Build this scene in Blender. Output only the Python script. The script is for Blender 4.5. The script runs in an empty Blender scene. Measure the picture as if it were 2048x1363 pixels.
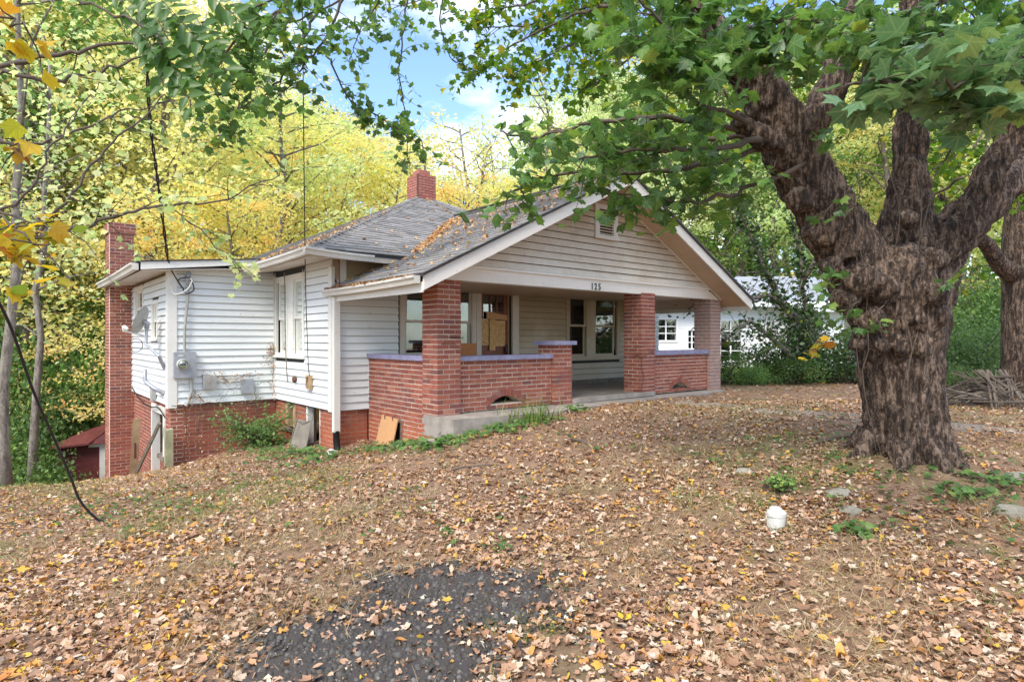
import bpy, math, random
import numpy as np
from mathutils import Vector, noise
R = random.Random(7); RN = np.random.RandomState(11)
sc = bpy.context.scene
COL = sc.collection
pi = math.pi

# ------------------------------------------------------------------ camera, world, sun, exposure
F = 1205.0; CZ = 1.6                 # focal length in photo pixels, eye height
cam_d = bpy.data.cameras.new('camera'); cam = bpy.data.objects.new('camera', cam_d); COL.objects.link(cam)
cam.location = (0, 0, CZ); cam.rotation_euler = (pi/2, 0, 0)
cam_d.sensor_width = 36; cam_d.lens = F/2048*36; cam_d.shift_y = -5.5/2048
cam_d.clip_start = .05; cam_d.clip_end = 2000
sc.camera = cam
SUN_EL, SUN_AZ = math.radians(50), math.radians(205)     # azimuth measured clockwise from +Y
wd = bpy.data.worlds.new('World'); sc.world = wd; wd.use_nodes = True
nt = wd.node_tree; nt.nodes.clear()
o_ = nt.nodes.new('ShaderNodeOutputWorld'); bg = nt.nodes.new('ShaderNodeBackground'); sky = nt.nodes.new('ShaderNodeTexSky')
sky.sky_type = 'NISHITA'; sky.sun_disc = False; sky.sun_elevation = SUN_EL; sky.sun_rotation = SUN_AZ
sky.air_density = 1.0; sky.dust_density = .7; sky.ozone_density = 4
tc = nt.nodes.new('ShaderNodeTexCoord'); mp = nt.nodes.new('ShaderNodeMapping'); mp.inputs['Scale'].default_value = (1, 1, 2.6); mp.inputs['Location'].default_value = (1.7, .9, 2.3)
nz = nt.nodes.new('ShaderNodeTexNoise'); nz.inputs['Scale'].default_value = 2.3; nz.inputs['Detail'].default_value = 8; nz.inputs['Roughness'].default_value = .55
rp = nt.nodes.new('ShaderNodeValToRGB'); rp.color_ramp.elements[0].position = .455; rp.color_ramp.elements[1].position = .65
mx = nt.nodes.new('ShaderNodeMix'); mx.data_type = 'RGBA'
mx.inputs['B'].default_value = (6.8, 6.7, 7.1, 1)
nt.links.new(tc.outputs['Generated'], mp.inputs[0]); nt.links.new(mp.outputs[0], nz.inputs['Vector'])
nt.links.new(nz.outputs['Fac'], rp.inputs[0]); nt.links.new(rp.outputs[0], mx.inputs['Factor'])
nt.links.new(sky.outputs[0], mx.inputs['A']); nt.links.new(mx.outputs['Result'], bg.inputs[0])
bg.inputs[1].default_value = .15
nt.links.new(bg.outputs[0], o_.inputs[0])
sl = bpy.data.lights.new('sun', 'SUN'); sun = bpy.data.objects.new('sun', sl); COL.objects.link(sun)
sl.energy = 1.7; sl.angle = math.radians(24); sl.color = (1, .93, .82)
sd = Vector((math.sin(SUN_AZ)*math.cos(SUN_EL), math.cos(SUN_AZ)*math.cos(SUN_EL), math.sin(SUN_EL)))
sun.rotation_euler = sd.to_track_quat('Z', 'Y').to_euler(); sun.location = (0, -5, 20)
sc.view_settings.view_transform = 'Standard'; sc.view_settings.look = 'None'
sc.view_settings.exposure = 1.35; sc.view_settings.gamma = 1; sc.view_settings.use_curve_mapping = False
sc.cycles.max_bounces = 8; sc.cycles.transparent_max_bounces = 8; sc.cycles.use_denoising = True

# ------------------------------------------------------------------ frames of reference
def W(u, v, Y): return Vector(((u-1024)/F*Y, Y, CZ-(v-676)/F*Y))
HX, HY = -1.0387, 8.4                      # near corner of the front porch pier
ca, sa = .7636, .6457                      # house axes: a along the front, b towards the back
HROT = math.atan2(sa, ca)
HZ = .5                                    # base of the house empty
def hw(a, b, z=0): return Vector((HX+ca*a-sa*b, HY+sa*a+ca*b, z+CZ))     # z relative to eye height
def wh(x, y): dx, dy = x-HX, y-HY; return ca*dx+sa*dy, -sa*dx+ca*dy
def a_at(u, b):
    r = (u-1024)/F; return (r*(HY+ca*b)-HX+sa*b)/(ca-r*sa)
def b_at(u, a):
    r = (u-1024)/F; return (HX+ca*a-r*(HY+sa*a))/(sa+r*ca)
def z_at(v, a, b): return -(v-676)/F*(HY+sa*a+ca*b)

# ------------------------------------------------------------------ materials
def newmat(name):
    m = bpy.data.materials.new(name); m.use_nodes = True; n = m.node_tree; n.nodes.clear()
    out = n.nodes.new('ShaderNodeOutputMaterial'); b = n.nodes.new('ShaderNodeBsdfPrincipled')
    n.links.new(b.outputs[0], out.inputs[0]); return m, n, b, out
def N(n, t, **k):
    x = n.nodes.new('ShaderNode'+t)
    for a, v in k.items():
        if a.startswith('i_'):
            key = a[2:].replace('_', ' '); x.inputs[key].default_value = v
        else: setattr(x, a, v)
    return x
def ramp(n, stops, interp='LINEAR'):
    r = n.nodes.new('ShaderNodeValToRGB'); r.color_ramp.interpolation = interp
    e = r.color_ramp.elements
    while len(e) < len(stops): e.new(.5)
    for i, (p, c) in enumerate(stops):
        e[i].position = p; e[i].color = (*c, 1) if len(c) == 3 else c
    return r
def mixc(n, fac, a, b, mode='MIX'):
    m = n.nodes.new('ShaderNodeMix'); m.data_type = 'RGBA'; m.blend_type = mode
    for s, v in (('Factor', fac), ('A', a), ('B', b)):
        if isinstance(v, (int, float)): m.inputs[s].default_value = v
        elif isinstance(v, tuple): m.inputs[s].default_value = (*v, 1)
        else: n.links.new(v, m.inputs[s])
    return m.outputs['Result']
def math_(n, op, a, b=0.0, clamp=False):
    m = n.nodes.new('ShaderNodeMath'); m.operation = op; m.use_clamp = clamp
    for i, v in enumerate((a, b)):
        if isinstance(v, (int, float)): m.inputs[i].default_value = v
        else: n.links.new(v, m.inputs[i])
    return m.outputs[0]
def noise_(n, scale, detail=4, rough=.6, sc3=None, coord='Object', dist=0):
    t = N(n, 'TexCoord'); z = N(n, 'TexNoise'); z.inputs['Scale'].default_value = scale; z.inputs['Detail'].default_value = detail
    z.inputs['Roughness'].default_value = rough; z.inputs['Distortion'].default_value = dist
    if coord == 'World':
        g = N(n, 'NewGeometry'); src = g.outputs['Position']
    else: src = t.outputs[coord]
    if sc3:
        p = N(n, 'Mapping'); p.inputs['Scale'].default_value = sc3; n.links.new(src, p.inputs[0]); src = p.outputs[0]
    n.links.new(src, z.inputs['Vector']); return z.outputs['Fac']
def bump(n, b, h, dist=.01, strength=.5):
    k = N(n, 'Bump'); k.inputs['Distance'].default_value = dist; k.inputs['Strength'].default_value = strength
    n.links.new(h, k.inputs['Height']); n.links.new(k.outputs[0], b.inputs['Normal'])
def rndattr(n, obj=True):
    a = N(n, 'Attribute'); a.attribute_name = 'rnd'
    if not obj: return a.outputs['Fac']
    o = N(n, 'ObjectInfo'); return math_(n, 'FRACT', math_(n, 'ADD', a.outputs['Fac'], o.outputs['Random']))

def m_plain(name, col, rough=.6, var=.25, scale=6, bmp=.3, metal=0, spec=.5, bscale=40, coord='World'):
    m, n, b, o = newmat(name)
    f = noise_(n, scale, 6, .65, coord=coord)
    c = ramp(n, [(.25, tuple(x*(1-var) for x in col)), (.75, tuple(min(1, x*(1+var*.5)) for x in col))])
    n.links.new(f, c.inputs[0]); n.links.new(c.outputs[0], b.inputs['Base Color'])
    b.inputs['Roughness'].default_value = rough; b.inputs['Metallic'].default_value = metal
    if bmp: bump(n, b, noise_(n, bscale, 5, .7, coord=coord), .004, bmp)
    return m
def m_leaf(name, stops, rough=.5, trans=.35, obj=False, interp='LINEAR', gain=1.3, objvar=0, veins=0):
    m, n, b, o = newmat(name)
    r = ramp(n, stops, interp); n.links.new(rndattr(n, obj), r.inputs[0])
    col = r.outputs[0]
    if objvar:
        oi = N(n, 'ObjectInfo'); hs = N(n, 'HueSaturation')
        n.links.new(math_(n, 'ADD', math_(n, 'MULTIPLY', oi.outputs['Random'], objvar), .5-objvar/2), hs.inputs['Hue']); n.links.new(col, hs.inputs['Color']); col = hs.outputs[0]
    col = mixc(n, math_(n, 'MULTIPLY', noise_(n, 30, 3, .6), .35), col, (.12, .09, .03))
    if veins:
        at = N(n, 'Attribute'); at.attribute_name = 'lc'; sx = N(n, 'SeparateXYZ'); n.links.new(at.outputs['Vector'], sx.inputs[0]); ax = math_(n, 'ABSOLUTE', sx.outputs['X']); yy = math_(n, 'SUBTRACT', sx.outputs['Y'], .12)
        dd = [ax]
        for cx, cy in ((.64, -.77), (-.24, -.97)): dd.append(math_(n, 'ABSOLUTE', math_(n, 'ADD', math_(n, 'MULTIPLY', ax, cx), math_(n, 'MULTIPLY', yy, cy))))
        w = N(n, 'TexWave'); w.inputs['Scale'].default_value = 3.2; w.bands_direction = 'DIAGONAL'; cb = N(n, 'CombineXYZ'); n.links.new(ax, cb.inputs[0]); n.links.new(math_(n, 'MULTIPLY', yy, -1.0), cb.inputs[1]); n.links.new(cb.outputs[0], w.inputs[0])
        mn = math_(n, 'MINIMUM', math_(n, 'MINIMUM', dd[0], dd[1]), dd[2]); vm = N(n, 'MapRange'); vm.inputs[1].default_value = .045; vm.inputs[2].default_value = .01; n.links.new(mn, vm.inputs[0])
        col = mixc(n, math_(n, 'MULTIPLY', w.outputs['Fac'], .22), col, mixc(n, 1.0, col, (.55, .6, .5), 'MULTIPLY'))
        col = mixc(n, math_(n, 'MULTIPLY', vm.outputs[0], .24), col, (.50, .56, .26) if veins == 1 else (.22, .13, .07))
    n.links.new(col, b.inputs['Base Color']); b.inputs['Roughness'].default_value = rough
    t = N(n, 'BsdfTranslucent'); n.links.new(mixc(n, 1.0, col, (gain, gain, gain*.7), 'MULTIPLY'), t.inputs[0])
    mxs = N(n, 'MixShader'); mxs.inputs[0].default_value = trans
    n.links.new(b.outputs[0], mxs.inputs[1]); n.links.new(t.outputs[0], mxs.inputs[2]); n.links.new(mxs.outputs[0], o.inputs[0])
    return m
M = {}
def m_brick(name, stops, pale=0.0, clay=True):
    m, n, b, o = newmat(name)
    r = ramp(n, stops); n.links.new(rndattr(n), r.inputs[0])
    f = noise_(n, 9, 6, .7, coord='World')
    col = mixc(n, math_(n, 'MULTIPLY', f, .55), r.outputs[0], (.15, .05, .035))
    g = N(n, 'NewGeometry'); s = N(n, 'SeparateXYZ'); n.links.new(g.outputs['Position'], s.inputs[0])
    if clay:                                  # red clay splashed up from the ground
        h = math_(n, 'ADD', s.outputs['Z'], math_(n, 'MULTIPLY', noise_(n, 3, 4, .6, coord='World'), .5))
        k = N(n, 'MapRange'); k.inputs[1].default_value = .80; k.inputs[2].default_value = .35; n.links.new(h, k.inputs[0]); kx = N(n, 'MapRange'); kx.inputs[1].default_value = -4.9; kx.inputs[2].default_value = -4.4; kx.inputs[3].default_value = .22; n.links.new(s.outputs['X'], kx.inputs[0])
        col = mixc(n, math_(n, 'MULTIPLY', math_(n, 'MULTIPLY', k.outputs[0], kx.outputs[0]), .7), col, (.46, .125, .05))
    fl = ramp(n, [(.58, (0, 0, 0)), (.72, (1, 1, 1))]); n.links.new(noise_(n, 2.2, 7, .75, coord='World'), fl.inputs[0])
    col = mixc(n, math_(n, 'MULTIPLY', fl.outputs[0], .25+pale), col, (.5, .44, .4))
    if pale: col = mixc(n, pale, col, (.40, .34, .31))
    n.links.new(col, b.inputs['Base Color']); b.inputs['Roughness'].default_value = .85
    bump(n, b, noise_(n, 90, 4, .7, coord='World'), .003, .6)
    return m
BR = [(0, (.22, .066, .046)), (.3, (.31, .092, .058)), (.6, (.39, .125, .076)), (.82, (.27, .072, .055)), (.93, (.17, .07, .065)), (1, (.46, .19, .12))]
M['brick'] = m_brick('brick_red', BR)
M['brick_pale'] = m_brick('brick_pale', BR, .5, False)
M['brick_chim'] = m_brick('brick_chimney', [(0, (.42, .15, .11)), (.5, (.52, .20, .15)), (1, (.38, .12, .09))], 0, False)
M['lap_shade_grime'] = m_plain('lap_shade_grime', (.13, .10, .07), .9, .4)  # colours of the lap strips: painted shadow gap together with dirt
M['lap_shade_dirt'] = m_plain('lap_shade_dirt', (.30, .29, .26), .9, .3)
M['mortar'] = m_plain('mortar', (.66, .53, .42), .9, .3, 5, .6)
M['mortar_old'] = m_plain('mortar_old', (.50, .33, .24), .9, .4, 5, .6)
M['brick_joint'] = m_plain('brick_joint', (.11, .05, .045), .9, .4, 5, .6)
def m_siding(name, base, dirt, amt, z0=None, z1=None):
    m, n, b, o = newmat(name)
    big = noise_(n, 1.3, 6, .65, coord='World'); fine = noise_(n, 14, 6, .7, (1, 1, 2.5), coord='World')
    r = ramp(n, [(.3, (0, 0, 0)), (.72, (1, 1, 1))]); n.links.new(math_(n, 'ADD', math_(n, 'MULTIPLY', big, .65), math_(n, 'MULTIPLY', fine, .35)), r.inputs[0])
    fac = math_(n, 'MULTIPLY', r.outputs[0], amt)
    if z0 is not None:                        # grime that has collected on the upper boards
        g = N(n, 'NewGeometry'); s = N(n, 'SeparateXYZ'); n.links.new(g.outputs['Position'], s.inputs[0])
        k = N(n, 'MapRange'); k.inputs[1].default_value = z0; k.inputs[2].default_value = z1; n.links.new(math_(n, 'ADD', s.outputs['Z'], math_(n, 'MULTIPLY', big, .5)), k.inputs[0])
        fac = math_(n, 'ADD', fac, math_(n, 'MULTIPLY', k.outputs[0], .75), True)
    col = mixc(n, fac, base, dirt)
    sp = ramp(n, [(.70, (0, 0, 0)), (.74, (1, 1, 1))]); n.links.new(noise_(n, 22, 3, .5, coord='World'), sp.inputs[0])
    col = mixc(n, math_(n, 'MULTIPLY', sp.outputs[0], .5), col, (.16, .12, .08))
    n.links.new(col, b.inputs['Base Color']); b.inputs['Roughness'].default_value = .5
    bump(n, b, noise_(n, 60, 3, .6, (1, 1, 8), coord='World'), .002, .25)
    return m
M['siding'] = m_siding('siding_white', (.76, .80, .80), (.52, .52, .46), .35)
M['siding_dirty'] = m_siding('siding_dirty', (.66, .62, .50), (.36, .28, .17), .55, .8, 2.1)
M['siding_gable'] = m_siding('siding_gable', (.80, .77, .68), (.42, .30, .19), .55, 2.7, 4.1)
M['trim'] = m_siding('trim_white', (.78, .78, .74), (.45, .38, .28), .4)
M['beam'] = m_siding('beam_white', (.80, .76, .70), (.55, .44, .34), .35)
M['soffit'] = m_siding('soffit_tan', (.58, .43, .29), (.34, .24, .15), .6)
M['soffit_white'] = m_siding('soffit_white', (.66, .60, .52), (.36, .28, .2), .6)
M['cap'] = m_plain('cap_purple', (.26, .25, .38), .6, .4, 8, .4)
M['concrete'] = m_plain('concrete', (.34, .30, .26), .9, .45, 5, .6)
M['floor_dark'] = m_plain('porch_floor', (.24, .21, .17), .8, .4, 4, .4)
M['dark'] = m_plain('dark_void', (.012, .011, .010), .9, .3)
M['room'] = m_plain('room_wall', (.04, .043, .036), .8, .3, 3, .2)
M['metal'] = m_plain('galvanised', (.36, .38, .42), .5, .3, 9, .2, metal=.3)
M['grey_plastic'] = m_plain('grey_plastic', (.38, .38, .36), .5, .3, 12, .2)
M['white_metal'] = m_siding('gutter_white', (.72, .71, .66), (.36, .31, .24), .6)
M['black'] = m_plain('black_rubber', (.015, .015, .016), .55, .4)
M['number'] = m_plain('number_green', (.05, .06, .05), .5, .2)
M['rust'] = m_plain('rust', (.16, .07, .04), .85, .5, 20, .8)
M['wood_old'] = m_plain('wood_old', (.24, .21, .16), .85, .5, 10, .8)
M['wood_post'] = m_plain('wood_post', (.34, .33, .20), .85, .4, 8, .6)
M['lumber'] = m_plain('lumber', (.52, .36, .20), .8, .45, 5, .4)
M['pvc'] = m_plain('white_pvc', (.60, .60, .55), .4, .22, 14, .2)
M['rock'] = m_plain('rock', (.30, .27, .21), .9, .5, 6, 1.0)
M['red_paint'] = m_plain('red_paint', (.15, .03, .03), .7, .5, 5, .5)
M['flash'] = m_plain('flashing', (.42, .42, .44), .5, .5, 14, .7, metal=.2)
def m_wood(name, c1, c2, sc3=(3, 3, 25), rough=.6):
    m, n, b, o = newmat(name)
    f = noise_(n, 4, 6, .6, sc3, coord='Object', dist=1.2)
    r = ramp(n, [(.3, c1), (.7, c2)]); n.links.new(f, r.inputs[0]); n.links.new(r.outputs[0], b.inputs['Base Color'])
    b.inputs['Roughness'].default_value = rough; bump(n, b, f, .002, .3); return m
M['door'] = m_wood('door_wood', (.10, .022, .010), (.24, .06, .02), (18, 18, 2), .4)
M['plywood'] = m_wood('plywood', (.44, .22, .09), (.60, .34, .16), (14, 14, 2.5), .7)
M['ply_orange'] = m_wood('plywood_orange', (.42, .15, .04), (.62, .26, .08), (3, 3, 14), .6)
def m_osb():
    m, n, b, o = newmat('osb'); t = N(n, 'TexCoord'); v = N(n, 'TexVoronoi'); v.inputs['Scale'].default_value = 40
    n.links.new(t.outputs['Object'], v.inputs[0]); r = ramp(n, [(0, (.38, .2, .07)), (.5, (.56, .34, .13)), (1, (.7, .48, .22))])
    n.links.new(v.outputs['Color'], r.inputs[0]); n.links.new(r.outputs[0], b.inputs['Base Color']); b.inputs['Roughness'].default_value = .7; return m
M['osb'] = m_osb()
def m_shingle():
    m, n, b, o = newmat('shingle'); r = ramp(n, [(0, (.20, .195, .19)), (.5, (.31, .295, .28)), (.85, (.40, .375, .355)), (1, (.15, .145, .14))])
    n.links.new(rndattr(n), r.inputs[0])
    c = mixc(n, math_(n, 'MULTIPLY', noise_(n, 2.0, 6, .7, coord='World'), .5), r.outputs[0], (.13, .12, .10))
    g = ramp(n, [(.35, (.6, .6, .6)), (.65, (1.25, 1.25, 1.25))]); n.links.new(noise_(n, 160, 3, .7, coord='World'), g.inputs[0])
    c = mixc(n, 1.0, c, g.outputs[0], 'MULTIPLY')
    n.links.new(c, b.inputs['Base Color']); b.inputs['Roughness'].default_value = .9; bump(n, b, noise_(n, 140, 3, .7, coord='World'), .003, .7); return m
M['shingle'] = m_shingle()
M['roofing'] = m_plain('roll_roofing', (.05, .05, .055), .8, .4)
def m_glass():
    m, n, b, o = newmat('window_glass')
    b.inputs['Base Color'].default_value = (.9, .95, .92, 1); b.inputs['Roughness'].default_value = .03
    b.inputs['Transmission Weight'].default_value = 1; b.inputs['IOR'].default_value = 1.1; b.inputs['Specular IOR Level'].default_value = .5
    gl = N(n, 'BsdfGlossy'); gl.inputs['Roughness'].default_value = .02; gl.inputs[0].default_value = (.9, .95, .92, 1)
    tr = N(n, 'BsdfTransparent'); tr.inputs[0].default_value = (.72, .78, .72, 1)
    lw = N(n, 'LayerWeight'); lw.inputs[0].default_value = .35
    mm = N(n, 'MixShader'); n.links.new(math_(n, 'ADD', math_(n, 'MULTIPLY', lw.outputs['Fresnel'], .9), .08, True), mm.inputs[0])
    n.links.new(tr.outputs[0], mm.inputs[1]); n.links.new(gl.outputs[0], mm.inputs[2]); n.links.new(mm.outputs[0], o.inputs[0]); return m
M['glass'] = m_glass()
def m_bark(name, c1, c2, c3, sz=(7, 7, 1.6), s=3.0, dist=.05, coord='World', lich=.3):
    m, n, b, o = newmat(name)
    h = noise_(n, s, 10, .72, sz, coord=coord, dist=.3); f2 = noise_(n, s*9, 6, .75, (1, 1, .6), coord=coord); f3 = noise_(n, s*.8, 4, .6, coord=coord)
    h = math_(n, 'ADD', math_(n, 'MULTIPLY', h, .62), math_(n, 'MULTIPLY', f2, .38))
    r = ramp(n, [(.41, c1), (.495, c2), (.57, c3), (.70, tuple(min(1, x*1.5) for x in c3))]); n.links.new(math_(n, 'ADD', h, math_(n, 'MULTIPLY', math_(n, 'SUBTRACT', f3, .5), .16)), r.inputs[0])
    lr = ramp(n, [(.6, (0, 0, 0)), (.68, (1, 1, 1))]); n.links.new(noise_(n, 3.5, 8, .8, coord=coord), lr.inputs[0])
    col = mixc(n, math_(n, 'MULTIPLY', lr.outputs[0], lich), r.outputs[0], (.34, .33, .29))
    n.links.new(col, b.inputs['Base Color']); b.inputs['Roughness'].default_value = .9
    bump(n, b, h, dist, 1.0); return m
M['bark_big'] = m_bark('bark_maple', (.010, .006, .004), (.062, .037, .024), (.25, .175, .125), (5, 5, .9), 5.2, .06, lich=.2)
M['bark_grey'] = m_bark('bark_grey', (.09, .075, .06), (.19, .165, .135), (.27, .24, .2), (4, 4, 1), 4, .01)
M['bark_far'] = m_bark('bark_far', (.06, .05, .04), (.15, .125, .10), (.24, .2, .17), (3, 3, .7), 3, .02)
M['twig'] = m_plain('twig', (.10, .075, .055), .85, .4)
M['stick'] = m_plain('stick_grey', (.15, .115, .085), .9, .5, 4, .5)
G_ = [(0, (.05, .14, .045)), (.35, (.075, .21, .055)), (.65, (.11, .28, .06)), (.9, (.17, .36, .065)), (1, (.32, .42, .06))]
M['leaf_maple'] = m_leaf('leaf_maple', G_, .42, .42, True, veins=1)
M['leaf_blue'] = m_leaf('leaf_near', [(0, (.08, .19, .09)), (.5, (.12, .27, .12)), (.93, (.17, .33, .14)), (1, (.3, .36, .09))], .36, .35, True, veins=1)
M['leaf_backlit'] = m_leaf('leaf_backlit', [(0, (.045, .13, .015)), (.5, (.10, .24, .02)), (.8, (.20, .34, .02)), (1, (.5, .42, .03))], .5, .55, False, gain=1.5)
M['leaf_yellow'] = m_leaf('leaf_yellow', [(0, (.55, .22, .02)), (.12, (.7, .42, .02)), (.55, (.80, .62, .03)), (.75, (.45, .5, .04)), (.86, (.2, .33, .04)), (1, (.35, .1, .03))], .5, .45, True, veins=2)
YG = [(0, (.46, .50, .20)), (.25, (.70, .70, .28)), (.5, (.86, .80, .36)), (.75, (.93, .84, .38)), (.93, (.92, .76, .34)), (1, (.85, .50, .2))]
M['forest_yellow'] = m_leaf('forest_yellow', YG, .6, .5, gain=1.6, objvar=.03)
M['forest_orange'] = m_leaf('forest_orange', [(0, (.52, .60, .24)), (.35, (.86, .80, .34)), (.65, (.92, .70, .28)), (.9, (.88, .48, .18)), (1, (.7, .34, .16))], .6, .5, gain=1.6, objvar=.02)
M['forest_lime'] = m_leaf('forest_lime', [(0, (.34, .48, .22)), (.35, (.54, .69, .32)), (.7, (.74, .83, .44)), (1, (.88, .87, .5))], .6, .5, gain=1.6, objvar=.03)
M['forest_green'] = m_leaf('forest_green', [(0, (.06, .15, .04)), (.4, (.12, .27, .06)), (.8, (.22, .40, .09)), (1, (.5, .55, .12))], .6, .4, gain=1.4, objvar=.02)
M['thicket'] = m_leaf('thicket_green', [(0, (.035, .09, .03)), (.4, (.07, .16, .045)), (.8, (.13, .26, .06)), (.95, (.25, .36, .08)), (1, (.5, .5, .1))], .6, .35, gain=1.2)
M['shrub'] = m_leaf('shrub_green', [(0, (.05, .13, .035)), (.5, (.11, .25, .06)), (.9, (.2, .36, .09)), (1, (.4, .4, .09))], .5, .4, gain=1.3)
M['ivy'] = m_leaf('ivy_green', [(0, (.015, .055, .016)), (.5, (.03, .10, .025)), (.9, (.07, .17, .035)), (1, (.3, .33, .04))], .4, .25)
LT = [(0, (.16, .085, .055)), (.14, (.27, .135, .08)), (.30, (.42, .22, .13)), (.46, (.58, .33, .20)), (.60, (.69, .45, .30)), (.71, (.78, .60, .44)), (.77, (.84, .74, .60)),
      (.82, (.66, .30, .09)), (.91, (.76, .38, .08)), (.955, (.86, .62, .06)), (1, (.62, .14, .04))]
M['litter'] = m_leaf('litter', LT, .65, .12, gain=1.0, veins=2)
M['litter_roof'] = m_leaf('litter_roof', [(0, (.28, .12, .06)), (.4, (.5, .25, .12)), (.7, (.7, .36, .1)), (.9, (.72, .5, .3)), (1, (.8, .55, .06))], .65, .12, gain=1.0)
M['grass'] = m_leaf('grass_green', [(0, (.08, .17, .03)), (.5, (.16, .28, .05)), (1, (.34, .42, .09))], .5, .3)
M['straw'] = m_leaf('straw', [(0, (.30, .20, .10)), (.5, (.52, .38, .2)), (1, (.66, .54, .33))], .7, .2, gain=1.0)
def m_ground():
    m, n, b, o = newmat('ground_soil')
    a = noise_(n, .5, 6, .6, coord='World'); f = noise_(n, 9, 8, .75, coord='World'); g2 = noise_(n, 45, 5, .8, coord='World')
    r = ramp(n, [(.28, (.15, .085, .055)), (.5, (.30, .18, .11)), (.66, (.46, .30, .185)), (.8, (.58, .41, .25))])
    n.links.new(math_(n, 'ADD', math_(n, 'MULTIPLY', f, .55), math_(n, 'MULTIPLY', g2, .45)), r.inputs[0])
    gr = ramp(n, [(.5, (0, 0, 0)), (.66, (1, 1, 1))]); n.links.new(a, gr.inputs[0])
    c = mixc(n, math_(n, 'MULTIPLY', gr.outputs[0], .45), r.outputs[0], (.13, .15, .05))
    # far slope is covered with yellow fallen leaves
    g = N(n, 'NewGeometry'); s = N(n, 'SeparateXYZ'); n.links.new(g.outputs['Position'], s.inputs[0])
    k = N(n, 'MapRange'); k.inputs[1].default_value = 26; k.inputs[2].default_value = 36; n.links.new(s.outputs['Y'], k.inputs[0])
    yl = ramp(n, [(.35, (.10, .08, .03)), (.5, (.45, .30, .08)), (.62, (.62, .52, .10)), (.75, (.30, .36, .08))]); n.links.new(noise_(n, 1.6, 9, .8, coord='World'), yl.inputs[0])
    c = mixc(n, k.outputs[0], c, yl.outputs[0])
    n.links.new(c, b.inputs['Base Color']); b.inputs['Roughness'].default_value = .95
    bump(n, b, math_(n, 'ADD', f, g2), .03, .8); return m
M['ground'] = m_ground()
M['asphalt'] = m_siding('asphalt_old', (.036, .034, .035), (.13, .09, .06), .5)
M['gravel'] = m_leaf('gravel_dark', [(0, (.03, .03, .032)), (.6, (.055, .052, .054)), (.9, (.11, .105, .105)), (1, (.22, .20, .18))], .85, 0)
M['path'] = m_plain('path_concrete', (.29, .235, .185), .9, .5, 3, .6)

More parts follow.
